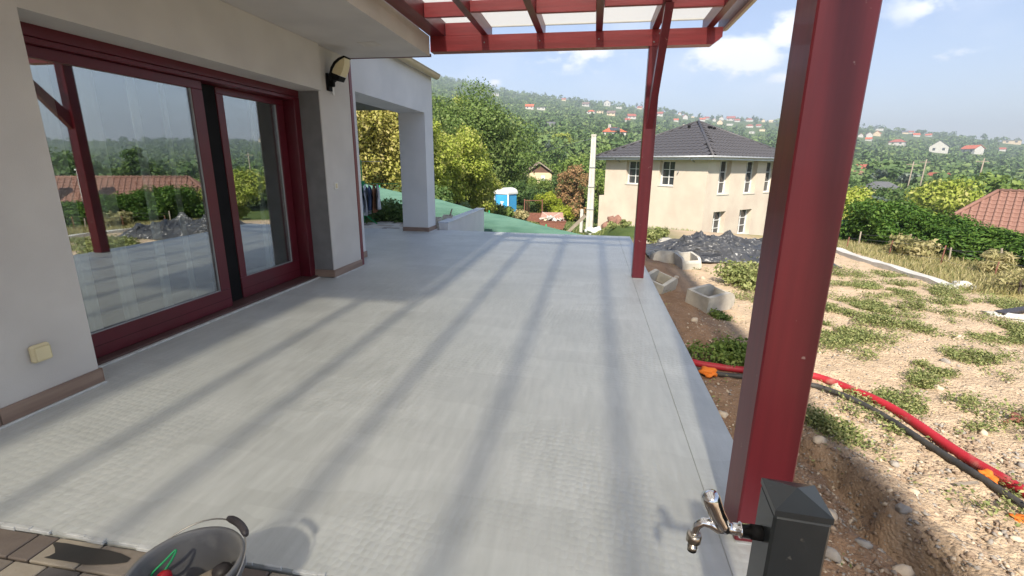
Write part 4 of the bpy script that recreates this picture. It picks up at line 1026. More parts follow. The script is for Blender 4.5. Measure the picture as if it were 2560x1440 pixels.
def nwin(axis, a, c, z, Z, rows):
    w = empty('window', (0, 0, 0)); w.parent = nb
    def bx_(nm, m, u0, u1, v0, v1, d0, d1):
        if axis == 'x': MB().box(d0, d1, u0, u1, v0, v1).build(nm, m, w)
        else: MB().box(u0, u1, d0, d1, v0, v1).build(nm, m, w)
    t_ = .06; dd = .09 if axis == 'x' else .15
    for (u0, u1, v0, v1) in ((a, a+t_, z, Z), (c-t_, c, z, Z), (a+t_, c-t_, z, z+t_), (a+t_, c-t_, Z-t_, Z)): bx_('frame', 'white', u0, u1, v0, v1, .13+dd, .20+dd)
    mc = (a+c)/2; bx_('muntin', 'white', mc-.02, mc+.02, z+t_, Z-t_, .14+dd, .18+dd)
    for k in range(1, rows):
        v = z+t_+(Z-z-2*t_)*k/rows
        bx_('muntin', 'white', a+t_, mc-.021, v-.015, v+.015, .14+dd, .18+dd); bx_('muntin', 'white', mc+.021, c-t_, v-.015, v+.015, .14+dd, .18+dd)
    bx_('pane', 'glassd', a+t_, c-t_, z+t_, Z-t_, .185+dd, .195+dd)
    bx_('sill', 'concrete_p', a-.03, c+.03, z-.04, z-.002, -.03, .13+dd)
for h_ in hl: nwin('x', *h_, 3)
for i, h_ in enumerate(hr): nwin('y', *h_, 3)
# roof
OV = .52
ex0, ex1, ey0, ey1 = -OV, NX+OV, -OV, NY+OV; ez = 1.98+Z0; ax_, ay_, az_ = NX/2-.0, NY/2, 4.06+Z0
roof = empty('roof', (0, 0, 0)); roof.parent = nb
cn = [(ex0, ey0, ez), (ex1, ey0, ez), (ex1, ey1, ez), (ex0, ey1, ez)]; ap = (ax_, ay_, az_)
def lower(p, d): return (p[0], p[1], p[2]-d)
b = MB(); b.add([*[lower(c, .05) for c in cn], lower(ap, .05)], [(0, 1, 4), (1, 2, 4), (2, 3, 4), (3, 0, 4)]); b.build('roof_deck', 'tile_d', roof)
b = MB(); b.add([*[(c[0], c[1], ez-.10) for c in cn], (0, 0, ez-.10), (NX, 0, ez-.10), (NX, NY, ez-.10), (0, NY, ez-.10)], [(0, 1, 5, 4), (1, 2, 6, 5), (2, 3, 7, 6), (3, 0, 4, 7)]); b.build('soffit', 'plaster_w', roof, recalc=False)
for (x0, x1, y0, y1) in ((ex0, ex1, ey0, ey0+.025), (ex0, ex1, ey1-.025, ey1), (ex0, ex0+.025, ey0+.026, ey1-.026), (ex1-.025, ex1, ey0+.026, ey1-.026)):
    MB().box(x0, x1, y0, y1, ez-.20, ez-.055).build('fascia', 'plaster_w', roof)
for pts in ([(ex0-.06, ey1, ez-.05), (ex0-.06, ey0-.06, ez-.05)], [(ex0-.06, ey0-.06, ez-.05), (ex1+.06, ey0-.06, ez-.05)]):
    MB().tube(pts, .055, 8).build('gutter', 'zinc', roof)
for p in [(ex0-.07, 5.9), (ex0-.07, .75)]:
    MB().tube([(p[0], p[1], ez-.08), (p[0]+.1, p[1], ez-.18), (p[0]+.45, p[1], ez-.30)], .04, 8).build('downpipe', 'zinc', roof)

def tile_face(A_, B_, C_, parent, m, w, e, budget, hip=True, D_=None):
    """roof tiles laid on the triangle or trapezoid A B (D) C: A-B eave; apex C (and D); each tile a shallow curved piece"""
    A_, B_, C_ = Vector(A_), Vector(B_), Vector(C_); D_ = Vector(D_) if D_ else C_
    u = (B_-A_).normalized(); mid = (C_+D_)/2
    up_ = (mid-A_)-u*(mid-A_).dot(u); L = up_.length; up_.normalize(); nrm_ = u.cross(up_)
    if nrm_.z < 0: nrm_ = -nrm_
    # one shared tile mesh: rolled profile with a front lip
    prof = [(-.5, .0), (-.42, .028), (-.30, .040), (-.18, .028), (-.08, .004), (.10, .0), (.30, .002), (.46, .004)]
    vs = []; fs = []
    for (v, lift) in ((-.04, .030), (e*1.02, .004)):
        vs += [tuple(u*(q*w)+up_*v+nrm_*(h*1.1+lift)) for q, h in prof]
    n_ = len(prof)
    vs += [tuple(u*(q*w)+up_*(-.04)+nrm_*(-.005)) for q, h in prof]
    fs = [(i, i+1, n_+i+1, n_+i) for i in range(n_-1)]+[(2*n_+i, 2*n_+i+1, i+1, i) for i in range(n_-1)]
    me = D.meshes.new('tile'); me.from_pydata(vs, [], fs); me.materials.append(M[m]); me.update()
    pos = []; j = 0
    la, lc = (A_-A_).dot(u), (C_-A_).dot(u); ld, lb = (D_-A_).dot(u), (B_-A_).dot(u)
    while j*e < L-.15:
        t = j*e/L; tn = min(1, (j+.6)*e/L)
        a0, b0 = la+(lc-la)*tn, lb+(ld-lb)*tn
        k = math.ceil(a0/w); 
        while (k+.5)*w < b0-.0:
            if (k+.5)*w > a0: pos.append(A_+u*((k+.5)*w)+up_*(j*e))
            k += 1
        j += 1
    return pos, me
def lay_tiles(pos, me, parent, cap):
    for p in pos[:cap]: link('tile', me, parent, p)
    rest = pos[cap:]
    if rest:
        v0 = np.array([v.co[:] for v in me.vertices]); f0 = np.array([list(p.vertices) for p in me.polygons])
        V = np.concatenate([v0+np.array(p) for p in rest]); Fq = np.concatenate([f0+i*len(v0) for i in range(len(rest))])
        tag(link('far_tiles', np_mesh('far_tiles', V, Fq, me.materials[0]), parent), kind='stuff')
for (a, c) in ((cn[3], cn[0]), (cn[0], cn[1])):
    pos, me = tile_face(a, c, ap, roof, 'tile_d', .36, .40, 0); lay_tiles(pos, me, roof, 150)
for i in range(4): MB().tube([tuple(Vector(cn[i])+Vector((0, 0, .01))), tuple(Vector(ap)+Vector((0, 0, .03)))], .07, 8).build('hip_ridge', 'tile_d', roof)
for (fu, fv, side_) in ((.52, .80, 0), (.50, .78, 1), (.40, .78, 1), (.60, .76, 1)):
    a, c = (cn[3], cn[0]) if side_ == 0 else (cn[0], cn[1])
    p = Vector(a)*(1-fu)+Vector(c)*fu; p = p*(1-fv)+Vector(ap)*fv+Vector((0, 0, .05))
    MB().box(p.x-.07, p.x+.07, p.y-.07, p.y+.07, p.z-.02, p.z+.10, .02).build('vent_tile', 'black', roof)
# little white plumbing ends and lamp leads on the wall
MB().tube([(-.03, 1.75, 1.16+Z0), (-.12, 1.75, 1.10+Z0)], .03, 8).build('cable_end', 'zinc', nb)
MB().tube([(6.35, -.03, 1.28+Z0), (6.55, -.10, 1.40+Z0), (6.75, -.06, 1.33+Z0)], .015, 6).build('cable_end', 'zinc', nb)

# portable toilet
px, py = pol(-10.2, 30); pt = empty('portable_toilet', (px, py, -2.2), rad(-24), 'blue portable toilet with white domed roof behind the bushes', 'toilet')
MB().box(-.55, .55, -.55, .55, .05, 1.95, .03).build('body', 'blue', pt)
MB().box(-.60, .60, -.60, .60, 0, .10, .02).build('base', 'roof_g', pt)
p = [(-.60, 1.951), (.60, 1.951)]+[(.60*math.cos(t), 2.05+.30*math.sin(t)) for t in [k*math.pi/10 for k in range(11)]]
MB().prism(p, 'y', -.60, .60).build('roof', 'white', pt)
dr = MB().box(-.40, .40, -.575, -.553, .15, 1.88, .01).build('door', 'blue', pt)
for x in (-.56, .56): MB().box(x-.05, x+.05, -.585, -.50, .05, 1.95, .02).build('corner_post', 'white', pt)
for x in (-.59, -.59): pass
MB().box(-.585, -.555, -.42, .42, .25, 1.80, .01).build('side_panel', 'blue', pt)
MB().box(-.06, .22, -.582, -.5755, 1.42, 1.50).build('sign', 'white', dr); MB().box(.02, .14, -.582, -.5755, 1.10, 1.40).build('sign', 'white', dr); MB().box(-.12, .0, -.582, -.5755, .92, 1.36).build('sign', 'zinc', dr)

pt.scale = (.9, .9, .96)
# concrete power pole with its props
ux, uy = pol(-.15, 31); up0 = empty('power_pole', (ux, uy, -3.2), rad(-12), 'tall tapered concrete power pole beside the raw beige house', 'pole')
b = MB(); zt = 1.45+31*math.tan(rad(3.2))+3.2
for dx in (-.13, .13):
    b.add([(dx-.10, -.12, 0), (dx+.10, -.12, 0), (dx+.10, .12, 0), (dx-.10, .12, 0), (dx*.6-.065, -.08, zt), (dx*.6+.065, -.08, zt), (dx*.6+.065, .08, zt), (dx*.6-.065, .08, zt)], [(0, 1, 5, 4), (1, 2, 6, 5), (2, 3, 7, 6), (3, 0, 4, 7), (4, 5, 6, 7)])
b.build('shaft', 'concrete_p', up0)
b = MB(); b.add([(-.03, -.10, 0), (.03, -.10, 0), (.03, .10, 0), (-.03, .10, 0), (-.012, -.07, zt-.05), (.012, -.07, zt-.05), (.012, .07, zt-.05), (-.012, .07, zt-.05)], [(0, 1, 5, 4), (1, 2, 6, 5), (2, 3, 7, 6), (3, 0, 4, 7), (4, 5, 6, 7)])
b.build('web', 'concrete', up0)
MB().box(-.16, .16, -.10, .10, zt-.001, zt+.10, .01).build('cap', 'concrete', up0)
for z in (1.9, 3.3, 4.5): MB().box(-.26+z*.018, .26-z*.018, -.14, .14, z, z+.05).build('band', 'zinc', up0)
b = MB(); b.box(-.62, -.44, -.1, .1, 0, 1.9)
b.build('stub', 'concrete_p', up0)
MB().tube([(-.15, 0, zt-.15), (-6, 8, zt-.75), (-13, 18, zt-.3)], .02, 5).build('wire', 'steel', up0)
MB().tube([(.15, 0, zt-.3), (4, 5, zt-.95), (10, 12, zt-.9)], .02, 5).build('wire', 'black', up0)
b = MB(); b.tube([(.0, -.4, 0), (.2, -.3, .6), (.5, -.2, 1.0)], .05, 6)
tag(lump('white_sack', 'bag', (ux+.3, uy-1.2, T(ux, uy-1.2)+.2), (.5, .4, .28), 'white and green sack heap at the foot of the power pole', 'sacks', 41, rough_=.7), None)
lump('rubble', 'tile_r', (ux+1.5, uy-.8, T(ux+1.5, uy-.8)+.25), (.6, .4, .45), 'heap of broken orange bricks between the power pole and the beige house', 'rubble', 43, rough_=1.2)
pbd = empty('plank', (ux-1.3, uy-1.6, T(ux-1.3, uy-1.6)-.05), .3, 'leaning brown plank left of the power pole', 'plank')
MB().box(-.1, .1, -.02, .02, 0, 1.5).build('plank', 'wood_w', pbd, None, (0, .8, 0))

# rubble container, gate and ruins below the net fence
cx, cy = pol(-4.6, 30); ct = empty('rubble_container', (cx, cy, T(cx, cy)-.05), rad(8), 'rusty brown skip piled with white rubble in front of the shrubs', 'skip')
MB().prism([(-1.05, 0), (1.05, 0), (1.35, .75), (-1.35, .75)], 'y', -.8, .8).build('box', 'rust', ct)
MB().box(-1.38, 1.38, -.84, .84, .7505, .80).build('rim', 'rust', ct)
for i in range(26):
    x, y = rng.uniform(-1.1, 1.1), rng.uniform(-.6, .6); w = rng.uniform(.15, .45)
    MB().box(-w, w, -.12, .12, -.02, .02).build('debris', rng.choice(['wallw', 'wallw', 'bag', 'wallc', 'concrete_p']), ct, (x, y, .85+.35*(1-abs(x)/1.3)*rng.random()), (rng.uniform(-.5, .5), rng.uniform(-.6, .6), rng.uniform(0, 3)))
for (x0, x1, r0) in ((-.9, .1, .6), (.5, -.3, .5)): MB().box(-.75, .75, -.06, .06, -.02, .02).build('debris', 'wallw', ct, ((x0+x1)/2, -.2, 1.25), (0, r0 if x0 < 0 else -r0, 0))
MB().prism([(-1.25, .80), (1.25, .80), (1.1, 1.55), (-1.0, 1.55)], 'y', .70, .74).build('back_flap', mat('pink_board', (.45, .27, .22), rough=.9), ct)
ct.scale = (.62, .62, .62)
gx_, gy_ = pol(-6.9, 32); gt = empty('rusty_gate', (gx_, gy_, T(gx_, gy_)-.05), .1, 'rusty open steel gate frame in front of the dark shrubs', 'gate')
for x in (-.95, .95): MB().box(x-.05, x+.05, -.05, .05, 0, 2.15).build('post', 'rust', gt)
MB().box(-.9, .9, -.02, .02, 2.0, 2.06).build('rail', 'rust', gt); MB().box(-.9, .9, -.02, .02, .85, .90).build('rail', 'rust', gt)
for x in (-.72, -.60, -.45): MB().box(x-.012, x+.012, -.012, .012, .9005, 1.9995).build('bar', 'rust', gt)
MB().box(-.88, .88, -.03, .03, .05, .8495).build('panel', 'rust', gt)
gt.scale = (.62, .62, .72)
tag(MB().box(-1.0, 1.0, -.4, .4, 0, .35, .03).build('sand_heap', 'wallc', None, (gx_+.9, gy_+.6, T(gx_, gy_)-.02), (0, 0, .1)), 'pale sand bank behind the rusty gate', 'sand')
MB().box(0, 0.01, 0, .01, 0, .01)
sx_, sy_ = pol(-6.4, 60); sh = empty('shed', (sx_, sy_, -1.25), rad(12), 'old gabled shed with brown boards showing above the shrubs', 'shed')
MB().box(-2.2, 2.2, -1.8, 1.8, -2, 2.6).build('wall', 'wallc', sh)
MB().prism([(-2.2, 2.601), (2.2, 2.601), (0, 4.15)], 'y', -1.8, 1.8).build('gable', mat('brown_boards', (.17, .09, .06), (.12, .07, .05), scale=4, rough=.9, stretch=(6, 1, .3)), sh)
for sgn in (-1, 1):
    MB().prism([(0, 4.42), (0, 4.26), (sgn*2.9, 2.25), (sgn*2.9, 2.42)], 'y', -2.3, 2.3).build('roof', 'roof_b', sh)
    MB().prism([(0, 4.43), (0, 4.20), (sgn*2.95, 2.18), (sgn*2.95, 2.41)], 'y', -2.36, -2.301).build('barge_board', 'wood_w', sh)
MB().box(.3, 1.0, -1.85, -1.801, 1.2, 2.1).build('window', 'white', sh)
sh.scale = (.68, .68, .68)

# red tiled house below the hedge
A = pol(35.7, 40.5); rd = Vector((.80, -.60)); rz_ = math.atan2(rd.y, rd.x); HZ = -5.6
rh = empty('tiled_house', (A[0], A[1], HZ), rz_, 'large house with terracotta tile roof behind the conifer hedge', 'house')
RZ = .22-HZ; EZ = RZ-3.0; LW = 11.0; DW = 4.6   # ridge height, eave height above the base; ridge length; half depth
MB().box(-1.9, LW+1.9, -DW+.7, DW-.7, 0, EZ).build('wall', 'wallw', rh)
rr_ = empty('roof', (0, 0, 0)); rr_.parent = rh
c4 = [(-3.3, -DW, EZ), (LW+3.3, -DW, EZ), (LW+3.3, DW, EZ), (-3.3, DW, EZ)]; r2 = [(0, 0, RZ), (LW, 0, RZ)]
MB().add([lower(p, .05) for p in c4+r2], [(0, 1, 5, 4), (1, 2, 5), (2, 3, 4, 5), (3, 0, 4), (3, 2, 1, 0)]).build('roof_deck', 'tile_r', rr_)
pos, me = tile_face(c4[0], c4[1], r2[0], rr_, 'tile_r', .34, .38, 0, True, r2[1])
pos.sort(key=lambda p: -(p.z*2.2-p.x*.35)); lay_tiles(pos, me, rr_, 230)
pos, me = tile_face(c4[3], c4[0], r2[0], rr_, 'tile_r', .34, .38, 0); pos.sort(key=lambda p: -p.z); lay_tiles(pos, me, rr_, 60)
for a, c in ((c4[0], r2[0]), (c4[3], r2[0]), (c4[1], r2[1]), (c4[2], r2[1]), (r2[0], r2[1])): MB().tube([tuple(Vector(a)+Vector((0, 0, .02))), tuple(Vector(c)+Vector((0, 0, .03)))], .10, 8).build('ridge_cap', 'tile_r', rr_)
for x in (5.6, 7.9):
    ch = MB().box(x-.28, x+.28, -2.9, -2.35, EZ+.6, RZ+.55, .01).build('chimney', 'wallw', rr_); MB().box(x-.34, x+.34, -2.96, -2.29, RZ+.5505, RZ+.63).build('chimney_cap', 'white', rr_)
    MB().tube([(x, -2.62, RZ+.63), (x, -2.62, RZ+.95)], .10, 8).build('flue', 'zinc', rr_)
MB().prism([(5.4, EZ+.2), (8.2, EZ+.2), (6.8, EZ+1.6)], 'y', -DW+.1, -2.0).build('dormer', 'tile_r', rr_)
for x in (1.2, 3.2, 9.5):
    MB().box(-.06, .06, -.05, .05, 0, .14, .02).build('vent_tile', 'rust', rr_, (x, -.75, RZ-.47))
MB().box(-.4, .4, -.55, .55, 0, .05).build('skylight', 'glassd', rr_, (3.2, -2.6, RZ-1.62), (.58, 0, 0))

# houses scattered over the far hillside: azimuth, elevation of the foot, angular width, shape, colour
FH = [
 (-11.48,7.58,0.72,'flat','white'), (-7.56,6.19,0.91,'gable','orange'), (-6.29,6.12,0.91,'flat','grey'), (-3.71,7.08,0.45,'gable','red'), (-1.22,6.49,0.76,'gable','brown'), (-0.60,5.69,0.89,'hip','orange'),
 (0.32,5.77,0.71,'flat','ochre'), (1.12,6.51,0.70,'front','brown'), (1.62,5.51,0.88,'gable','brown'), (2.40,6.21,0.61,'flat','white'), (1.94,3.13,2.48,'hip','solar'), (3.82,5.15,0.87,'gable','red'),
 (3.41,4.82,0.48,'gable','red'), (4.68,6.26,0.51,'gable','red'), (-5.14,4.15,0.91,'gable','grey'), (6.79,5.40,0.76,'gable','red'), (8.90,5.81,0.33,'front','orange'), (9.47,5.03,0.53,'front','red'),
 (10.26,5.30,0.28,'flat','white'), (8.59,4.80,0.50,'gable','orange'), (11.23,4.79,0.56,'gable','orange'), (11.69,4.94,0.48,'gable','red'), (12.43,4.73,0.35,'front','red'), (13.05,4.43,0.55,'front','brown'),
 (13.99,4.30,0.62,'flat','white'), (13.12,5.46,0.43,'front','brown'), (14.05,5.12,0.77,'gable','red'), (15.81,5.19,0.67,'hip','red'), (17.10,4.92,0.33,'front','grey'), (17.83,5.08,0.36,'gable','ochre'),
 (14.64,4.64,0.53,'gable','red'), (15.92,4.06,0.67,'hip','red'), (16.77,4.08,0.44,'gable','red'), (9.54,4.29,0.41,'flat','white'), (16.21,3.46,0.41,'flat','white'), (17.11,3.68,0.51,'flat','ochre'),
 (25.55,2.93,0.37,'front','red'), (26.16,2.92,0.52,'front','brown'), (26.78,3.01,0.54,'front','orange'), (26.22,2.59,0.49,'gable','orange'), (28.39,2.17,1.15,'hip','red'), (26.84,3.88,0.60,'flat','white'),
 (29.20,3.52,0.39,'gable','red'), (28.76,3.16,0.45,'gable','grey'), (30.46,2.87,0.43,'gable','orange'), (29.59,2.90,0.50,'gable','orange'), (31.32,1.51,1.28,'front','modern'), (33.52,1.42,1.19,'side','orange'),
 (35.77,2.15,1.05,'flat','white'), (26.35,-0.50,1.30,'gable','red'), (25.36,-1.58,0.96,'gable','pink'), (31.73,-1.23,1.60,'side','red'), (30.16,-1.17,0.48,'flat','white'), (27.82,-2.91,1.09,'hip','grey'),
 (35.30,1.60,0.33,'gable','red'),
]
def march(azd, e):
    rs = np.geomspace(45, 1095, 900); x = rs*math.sin(rad(azd)); y = rs*math.cos(rad(azd)); z = terrain(x, y)
    zz = CAM_H+rs*math.tan(rad(e)); hit = np.nonzero(z >= zz)[0]
    return float(rs[hit[0]]) if len(hit) else 1050.
ROOF = {'white': 'wallw', 'grey': 'roof_g', 'orange': 'roof_o', 'red': 'roof_r', 'brown': 'roof_b', 'ochre': 'wallc', 'solar': 'roof_o', 'modern': 'roof_g', 'pink': 'tile_r'}
clear = []
ordinal = {}
for i, (azd, e, wd, kind, colr) in enumerate(FH):
    r = march(azd, e-.12); x, y = pol(azd, r); W_ = max(5.5, min(19, r*rad(wd))); z = T(x, y)
    Dp = W_*.7; Hh = {'hip': .24, 'front': .42, 'gable': .30, 'side': .32, 'flat': .26}[kind]*W_; Hh = max(2.2, min(Hh, 5.2))
    rise = {'hip': .22, 'front': .42, 'gable': .26, 'side': .24, 'flat': .02}[kind]*W_
    tw = rng.uniform(-.35, .35)
    place = 'left of far post' if azd < 5 else ('between posts' if azd < 20 else 'right of near post')
    hgt = 'high on' if e > 5.2 else ('halfway up' if e > 3 else 'low on')
    shape = {'flat': 'flat-roofed', 'gable': 'gabled', 'front': 'front-gabled', 'hip': 'hip-roofed', 'side': 'gabled'}[kind]
    size = 'large' if wd > 1.6 else ('small' if wd < .55 else 'mid-sized')
    rc = {'solar': 'solar panels', 'modern': 'grey roof'}.get(colr, ('%s walls' % colr) if kind == 'flat' else '%s roof' % colr)
    lab = '%s %s house, %s, %s the hillside, %s' % (size, shape, rc, hgt, place)
    kx = (lab,); ordinal[kx] = ordinal.get(kx, 0)+1
    if ordinal[kx] > 1: lab = '%s such' % ['', 'second', 'third', 'fourth', 'fifth', 'sixth'][min(5, ordinal[kx]-1)]+' '+lab
    h_ = empty('hillside_house', (x, y, z), -rad(azd)+tw, lab, 'house', 'houses on the far hillside')
    wm = 'wallc' if (colr == 'ochre' or i % 5 == 3) else 'wallw'
    rm = ROOF[colr]; w2, d2 = W_/2, Dp/2; sgnY = 1
    MB().box(-w2, w2, -d2, d2, -3, Hh).build('wall', wm, h_)
    o_ = .05*W_
    if kind == 'flat': MB().box(-w2-o_, w2+o_, -d2-o_, d2+o_, Hh+.001, Hh+.3).build('roof', rm, h_)
    elif kind == 'hip':
        MB().add([(-w2-o_, -d2-o_, Hh), (w2+o_, -d2-o_, Hh), (w2+o_, d2+o_, Hh), (-w2-o_, d2+o_, Hh), (-w2*.35, 0, Hh+rise), (w2*.35, 0, Hh+rise)], [(0, 1, 5, 4), (1, 2, 5), (2, 3, 4, 5), (3, 0, 4), (3, 2, 1, 0)]).build('roof', rm, h_)
        if colr == 'solar':
            MB().prism([(-d2*.92, Hh+rise*.15+.25), (-d2*.22, Hh+rise*.82+.25), (-d2*.22, Hh+rise*.82+.33), (-d2*.92, Hh+rise*.15+.33)], 'x', -w2*.42, w2*.50).build('solar_panel', 'glassd', h_)
            for xx in (-.42, -.28): MB().box(w2*xx-.3, w2*xx+.3, -.3, .3, Hh+rise*.5, Hh+rise+1.6).build('chimney', 'wallw', h_)
    elif kind in ('gable', 'side'):
        if kind == 'gable':
            MB().prism([(-d2, Hh), (d2, Hh), (0, Hh+rise)], 'x', -w2, w2).build('gable', wm, h_)
            for s_ in (-1, 1): MB().prism([(0, Hh+rise+.25), (0, Hh+rise), (s_*(d2+o_*1.5), Hh-.35), (s_*(d2+o_*1.5), Hh-.1)], 'x', -w2-o_, w2+o_).build('roof', rm, h_)
        else:
            h_.rotation_euler = (0, 0, -rad(azd)-.75)
            MB().prism([(-d2, Hh), (d2, Hh), (0, Hh+rise)], 'x', -w2, w2).build('gable', wm, h_)
            for s_ in (-1, 1): MB().prism([(0, Hh+rise+.25), (0, Hh+rise), (s_*(d2+o_*1.5), Hh-.35), (s_*(d2+o_*1.5), Hh-.1)], 'x', -w2-o_, w2+o_).build('roof', rm, h_)
    else:
        MB().prism([(-w2, Hh), (w2, Hh), (0, Hh+rise)], 'y', -d2, d2).build('gable', wm, h_)
        for s_ in (-1, 1): MB().prism([(0, Hh+rise+.3), (0, Hh+rise), (s_*(w2+o_*1.5), Hh-.4), (s_*(w2+o_*1.5), Hh-.1)], 'y', -d2-o_, d2+o_).build('roof', rm, h_)
    if wd > .68:
        nw = 3 if wd > 1.5 else 2
        for k in range(nw):
            xc = -w2+W_*(k+.5)/nw; ww = W_*.07
            f_ = MB().box(xc-ww, xc+ww, -d2-.06, -d2-.001, Hh*.35, Hh*.78).build('window', 'glassd', h_)
    clear.append((azd, wd, r, W_))

# ------------------------------------------------------------------ trees and shrubs one can tell apart
def tree_at(name, label, cat, lm, azd, r, R, top, low, n, leaf, k=26, shape='round', seed=0, clump=.34, group=None, aspect=.6, limbs=5):
    """top: world height of the crown's top; low: height of the crown's underside above the foot"""
    x, y = pol(azd, r); z = T(x, y)
    return make_tree(name, label, cat, lm, (x, y, z), R, max(.3, top-z-low), low, n, leaf, k, shape, seed, None, group, clump, aspect, limbs)
tree_at('oak_tree', 'big dense green oak standing right of the white pillar', 'tree', 'oak', -13.4, 34, 4.1, 6.6, .6, 40000, .17, 80, 'round', 1, .27)
tree_at('oak_tree', 'dark green tree half hidden by the porch gutter corner', 'tree', 'oak', -18.6, 37, 3.4, 6.6, .6, 16000, .18, 46, 'round', 2, .30)
tree_at('oak_tree', 'lower dark green tree at the right foot of the big oak', 'tree', 'oak', -12.6, 38, 1.7, 2.6, .2, 11000, .18, 40, 'round', 3, .30)
tree_at('birch_tree', 'pale feathery tree top rising behind the big oak', 'tree', 'maple', -15.0, 48, 1.9, 8.2, 2, 3000, .22, 24, 'column', 4, .30)
tree_at('maple_tree', 'bright yellow green tree in front of the big oak', 'tree', 'maple', -16.0, 25.5, 2.2, 3.95, .0, 24000, .13, 56, 'round', 5, .28)
tree_at('maple_tree', 'lower yellow green shrub right of the bright tree', 'shrub', 'maple', -13.5, 26.5, 1.35, 1.55, .0, 14000, .13, 40, 'round', 6, .30)
tree_at('maple_tree', 'yellow green shrub just left of the blue toilet', 'shrub', 'maple', -12.9, 29, .9, -.55, .0, 7000, .12, 28, 'round', 7, .32)
tree_at('sunburnt_tree', 'sunburnt yellowish tree seen through the porch opening', 'tree', 'tan', -24.3, 20.5, 1.9, 5.6, .2, 22000, .125, 56, 'round', 8, .28)
tree_at('sunburnt_tree', 'yellowish tree at the left of the porch opening', 'tree', 'tan', -28.2, 20, 2.2, 5.2, .2, 15000, .125, 46, 'round', 9, .28)
tree_at('sunburnt_tree', 'yellow green tree hidden mostly behind the white pillar', 'tree', 'maple', -20.2, 22.5, 1.8, 4.3, .2, 14000, .13, 46, 'round', 10, .28)
tree_at('dark_shrub', 'dark ivy shrub against the right side of the white pillar', 'shrub', 'dark', -18.0, 17.5, .75, .85, .0, 2500, .12, 20, 'round', 11)
tree_at('dark_shrub', 'low dark shrub under the washing', 'shrub', 'dark', -23.6, 12.9, .8, .42, .0, 3200, .09, 24, 'round', 12)
tree_at('dark_shrub', 'low dark shrub at the left behind the washing', 'shrub', 'dark', -26.6, 13.2, .8, .35, .0, 2500, .09, 24, 'round', 13)
tree_at('green_shrub', 'green shrub in front of the blue toilet', 'shrub', 'green', -10.7, 28, .75, -.95, .0, 2500, .15, 20, 'round', 14)
tree_at('dry_shrub', 'dry orange grass tuft right of the blue toilet', 'shrub', 'dry', -8.7, 29, .7, -1.25, .0, 2500, .16, 20, 'round', 15)
tree_at('dark_shrub', 'dark green shrub right behind the blue toilet', 'shrub', 'dark', -8.6, 46, 1.7, .0, .0, 7000, .17, 34, 'round', 16)
tree_at('dark_shrub', 'dark green shrub behind the rusty gate', 'shrub', 'dark', -6.3, 43, 1.8, -.7, .0, 4500, .2, 30, 'round', 17)
tree_at('green_shrub', 'green shrub in front of the gabled shed', 'shrub', 'green', -5.6, 52, 1.5, .1, .0, 4000, .17, 28, 'round', 24)
tree_at('green_shrub', 'green shrub at the left wall of the gabled shed', 'shrub', 'green', -7.6, 53, 1.3, .3, .0, 3600, .17, 28, 'round', 25)
tree_at('lime_shrub', 'bright lime yellow shrub above the rubble skip', 'shrub', 'lime', -4.9, 41, 1.45, -.75, .0, 5000, .17, 30, 'round', 18)
tree_at('lime_shrub', 'smaller lime yellow shrub lower right of the bright one', 'shrub', 'lime', -3.3, 39.5, 1.25, -1.75, .0, 4000, .17, 26, 'round', 19)
tree_at('smoke_bush', 'round smoke bush with orange brown plumes left of the power pole', 'shrub', 'smoke', -2.35, 44, 1.75, 1.75, .4, 12000, .16, 46, 'round', 20, .27)
tree_at('smoke_bush', 'low reddish shrub below the smoke bush', 'shrub', 'smoke', -2.2, 40, 1.3, -1.55, .0, 3000, .2, 24, 'round', 21)
tree_at('green_shrub', 'green shrub between the power pole and the beige house', 'shrub', 'green', 1.0, 40, 1.6, 1.6, .0, 4500, .2, 30, 'round', 22)
tree_at('green_tree', 'green tree behind the left corner of the beige house', 'tree', 'green', .6, 47, 2.2, 2.2, .0, 5000, .24, 34, 'round', 23)
for i, (a, r, R, top, lb) in enumerate([(1.0, 17.5, .25, -1.30, 'leafy weed clump at the far terrace corner, leftmost'), (2.6, 18.5, .25, -1.38, 'leafy weed clump at the far terrace corner, second'), (4.0, 17.5, .22, -1.38, 'leafy weed clump beside the far post'), (8.2, 14.2, .32, -.62, 'leafy weed clump right of the far post at the tarp')]):
    tree_at('weed_clump', lb, 'weed', 'weed', a, r, R, top, 0, 700, .06, 14, 'round', 30+i)
tree_at('lime_tree', 'yellow green tree at the left end of the conifer hedge', 'tree', 'maple', 26.2, 23, 1.5, .75, .0, 15000, .11, 46, 'round', 40, .28)
hz = [(27.7, 18.2, 0.53), (29.2, 17.7, 0.63), (30.8, 17.2, 0.43), (32.5, 16.7, 0.55), (34.3, 16.2, 0.37), (36.2, 15.8, 0.47), (38.3, 15.3, 0.29), (40.5, 14.9, 0.41), (42.9, 14.6, 0.29), (45.4, 14.4, 0.37), (48.0, 14.3, 0.27), (50.8, 14.3, 0.32), (53.6, 14.4, 0.27), (56.6, 14.5, 0.32), (59.6, 14.8, 0.27)]
th = None
for i, (a, r, top) in enumerate(hz):
    x, y = pol(a, r); z = T(x, y)
    lb = 'dark green conifer of the hedge, %s from its left end' % ['first', 'second', 'third', 'fourth', 'fifth', 'sixth', 'seventh', 'eighth', 'ninth', 'tenth', 'eleventh', 'twelfth', 'thirteenth', 'fourteenth', 'fifteenth'][i]
    if i < 3:
        th = make_tree('hedge_conifer', lb, 'conifer', 'thuja', (x, y, z-.1), 1.0, top-z+.1, .02, 10000, .10, 56, 'round', 50+i, .05, 'conifer hedge', .30, .42, 4, .5); protos = (protos+[th]) if i else [th]
    else:
        c = clone(protos[i % 3]); c.location = (x, y, z-.1); c.rotation_euler = (0, 0, i*1.9); c.scale = (1, 1, (top-z)/1.6); c['label'] = lb
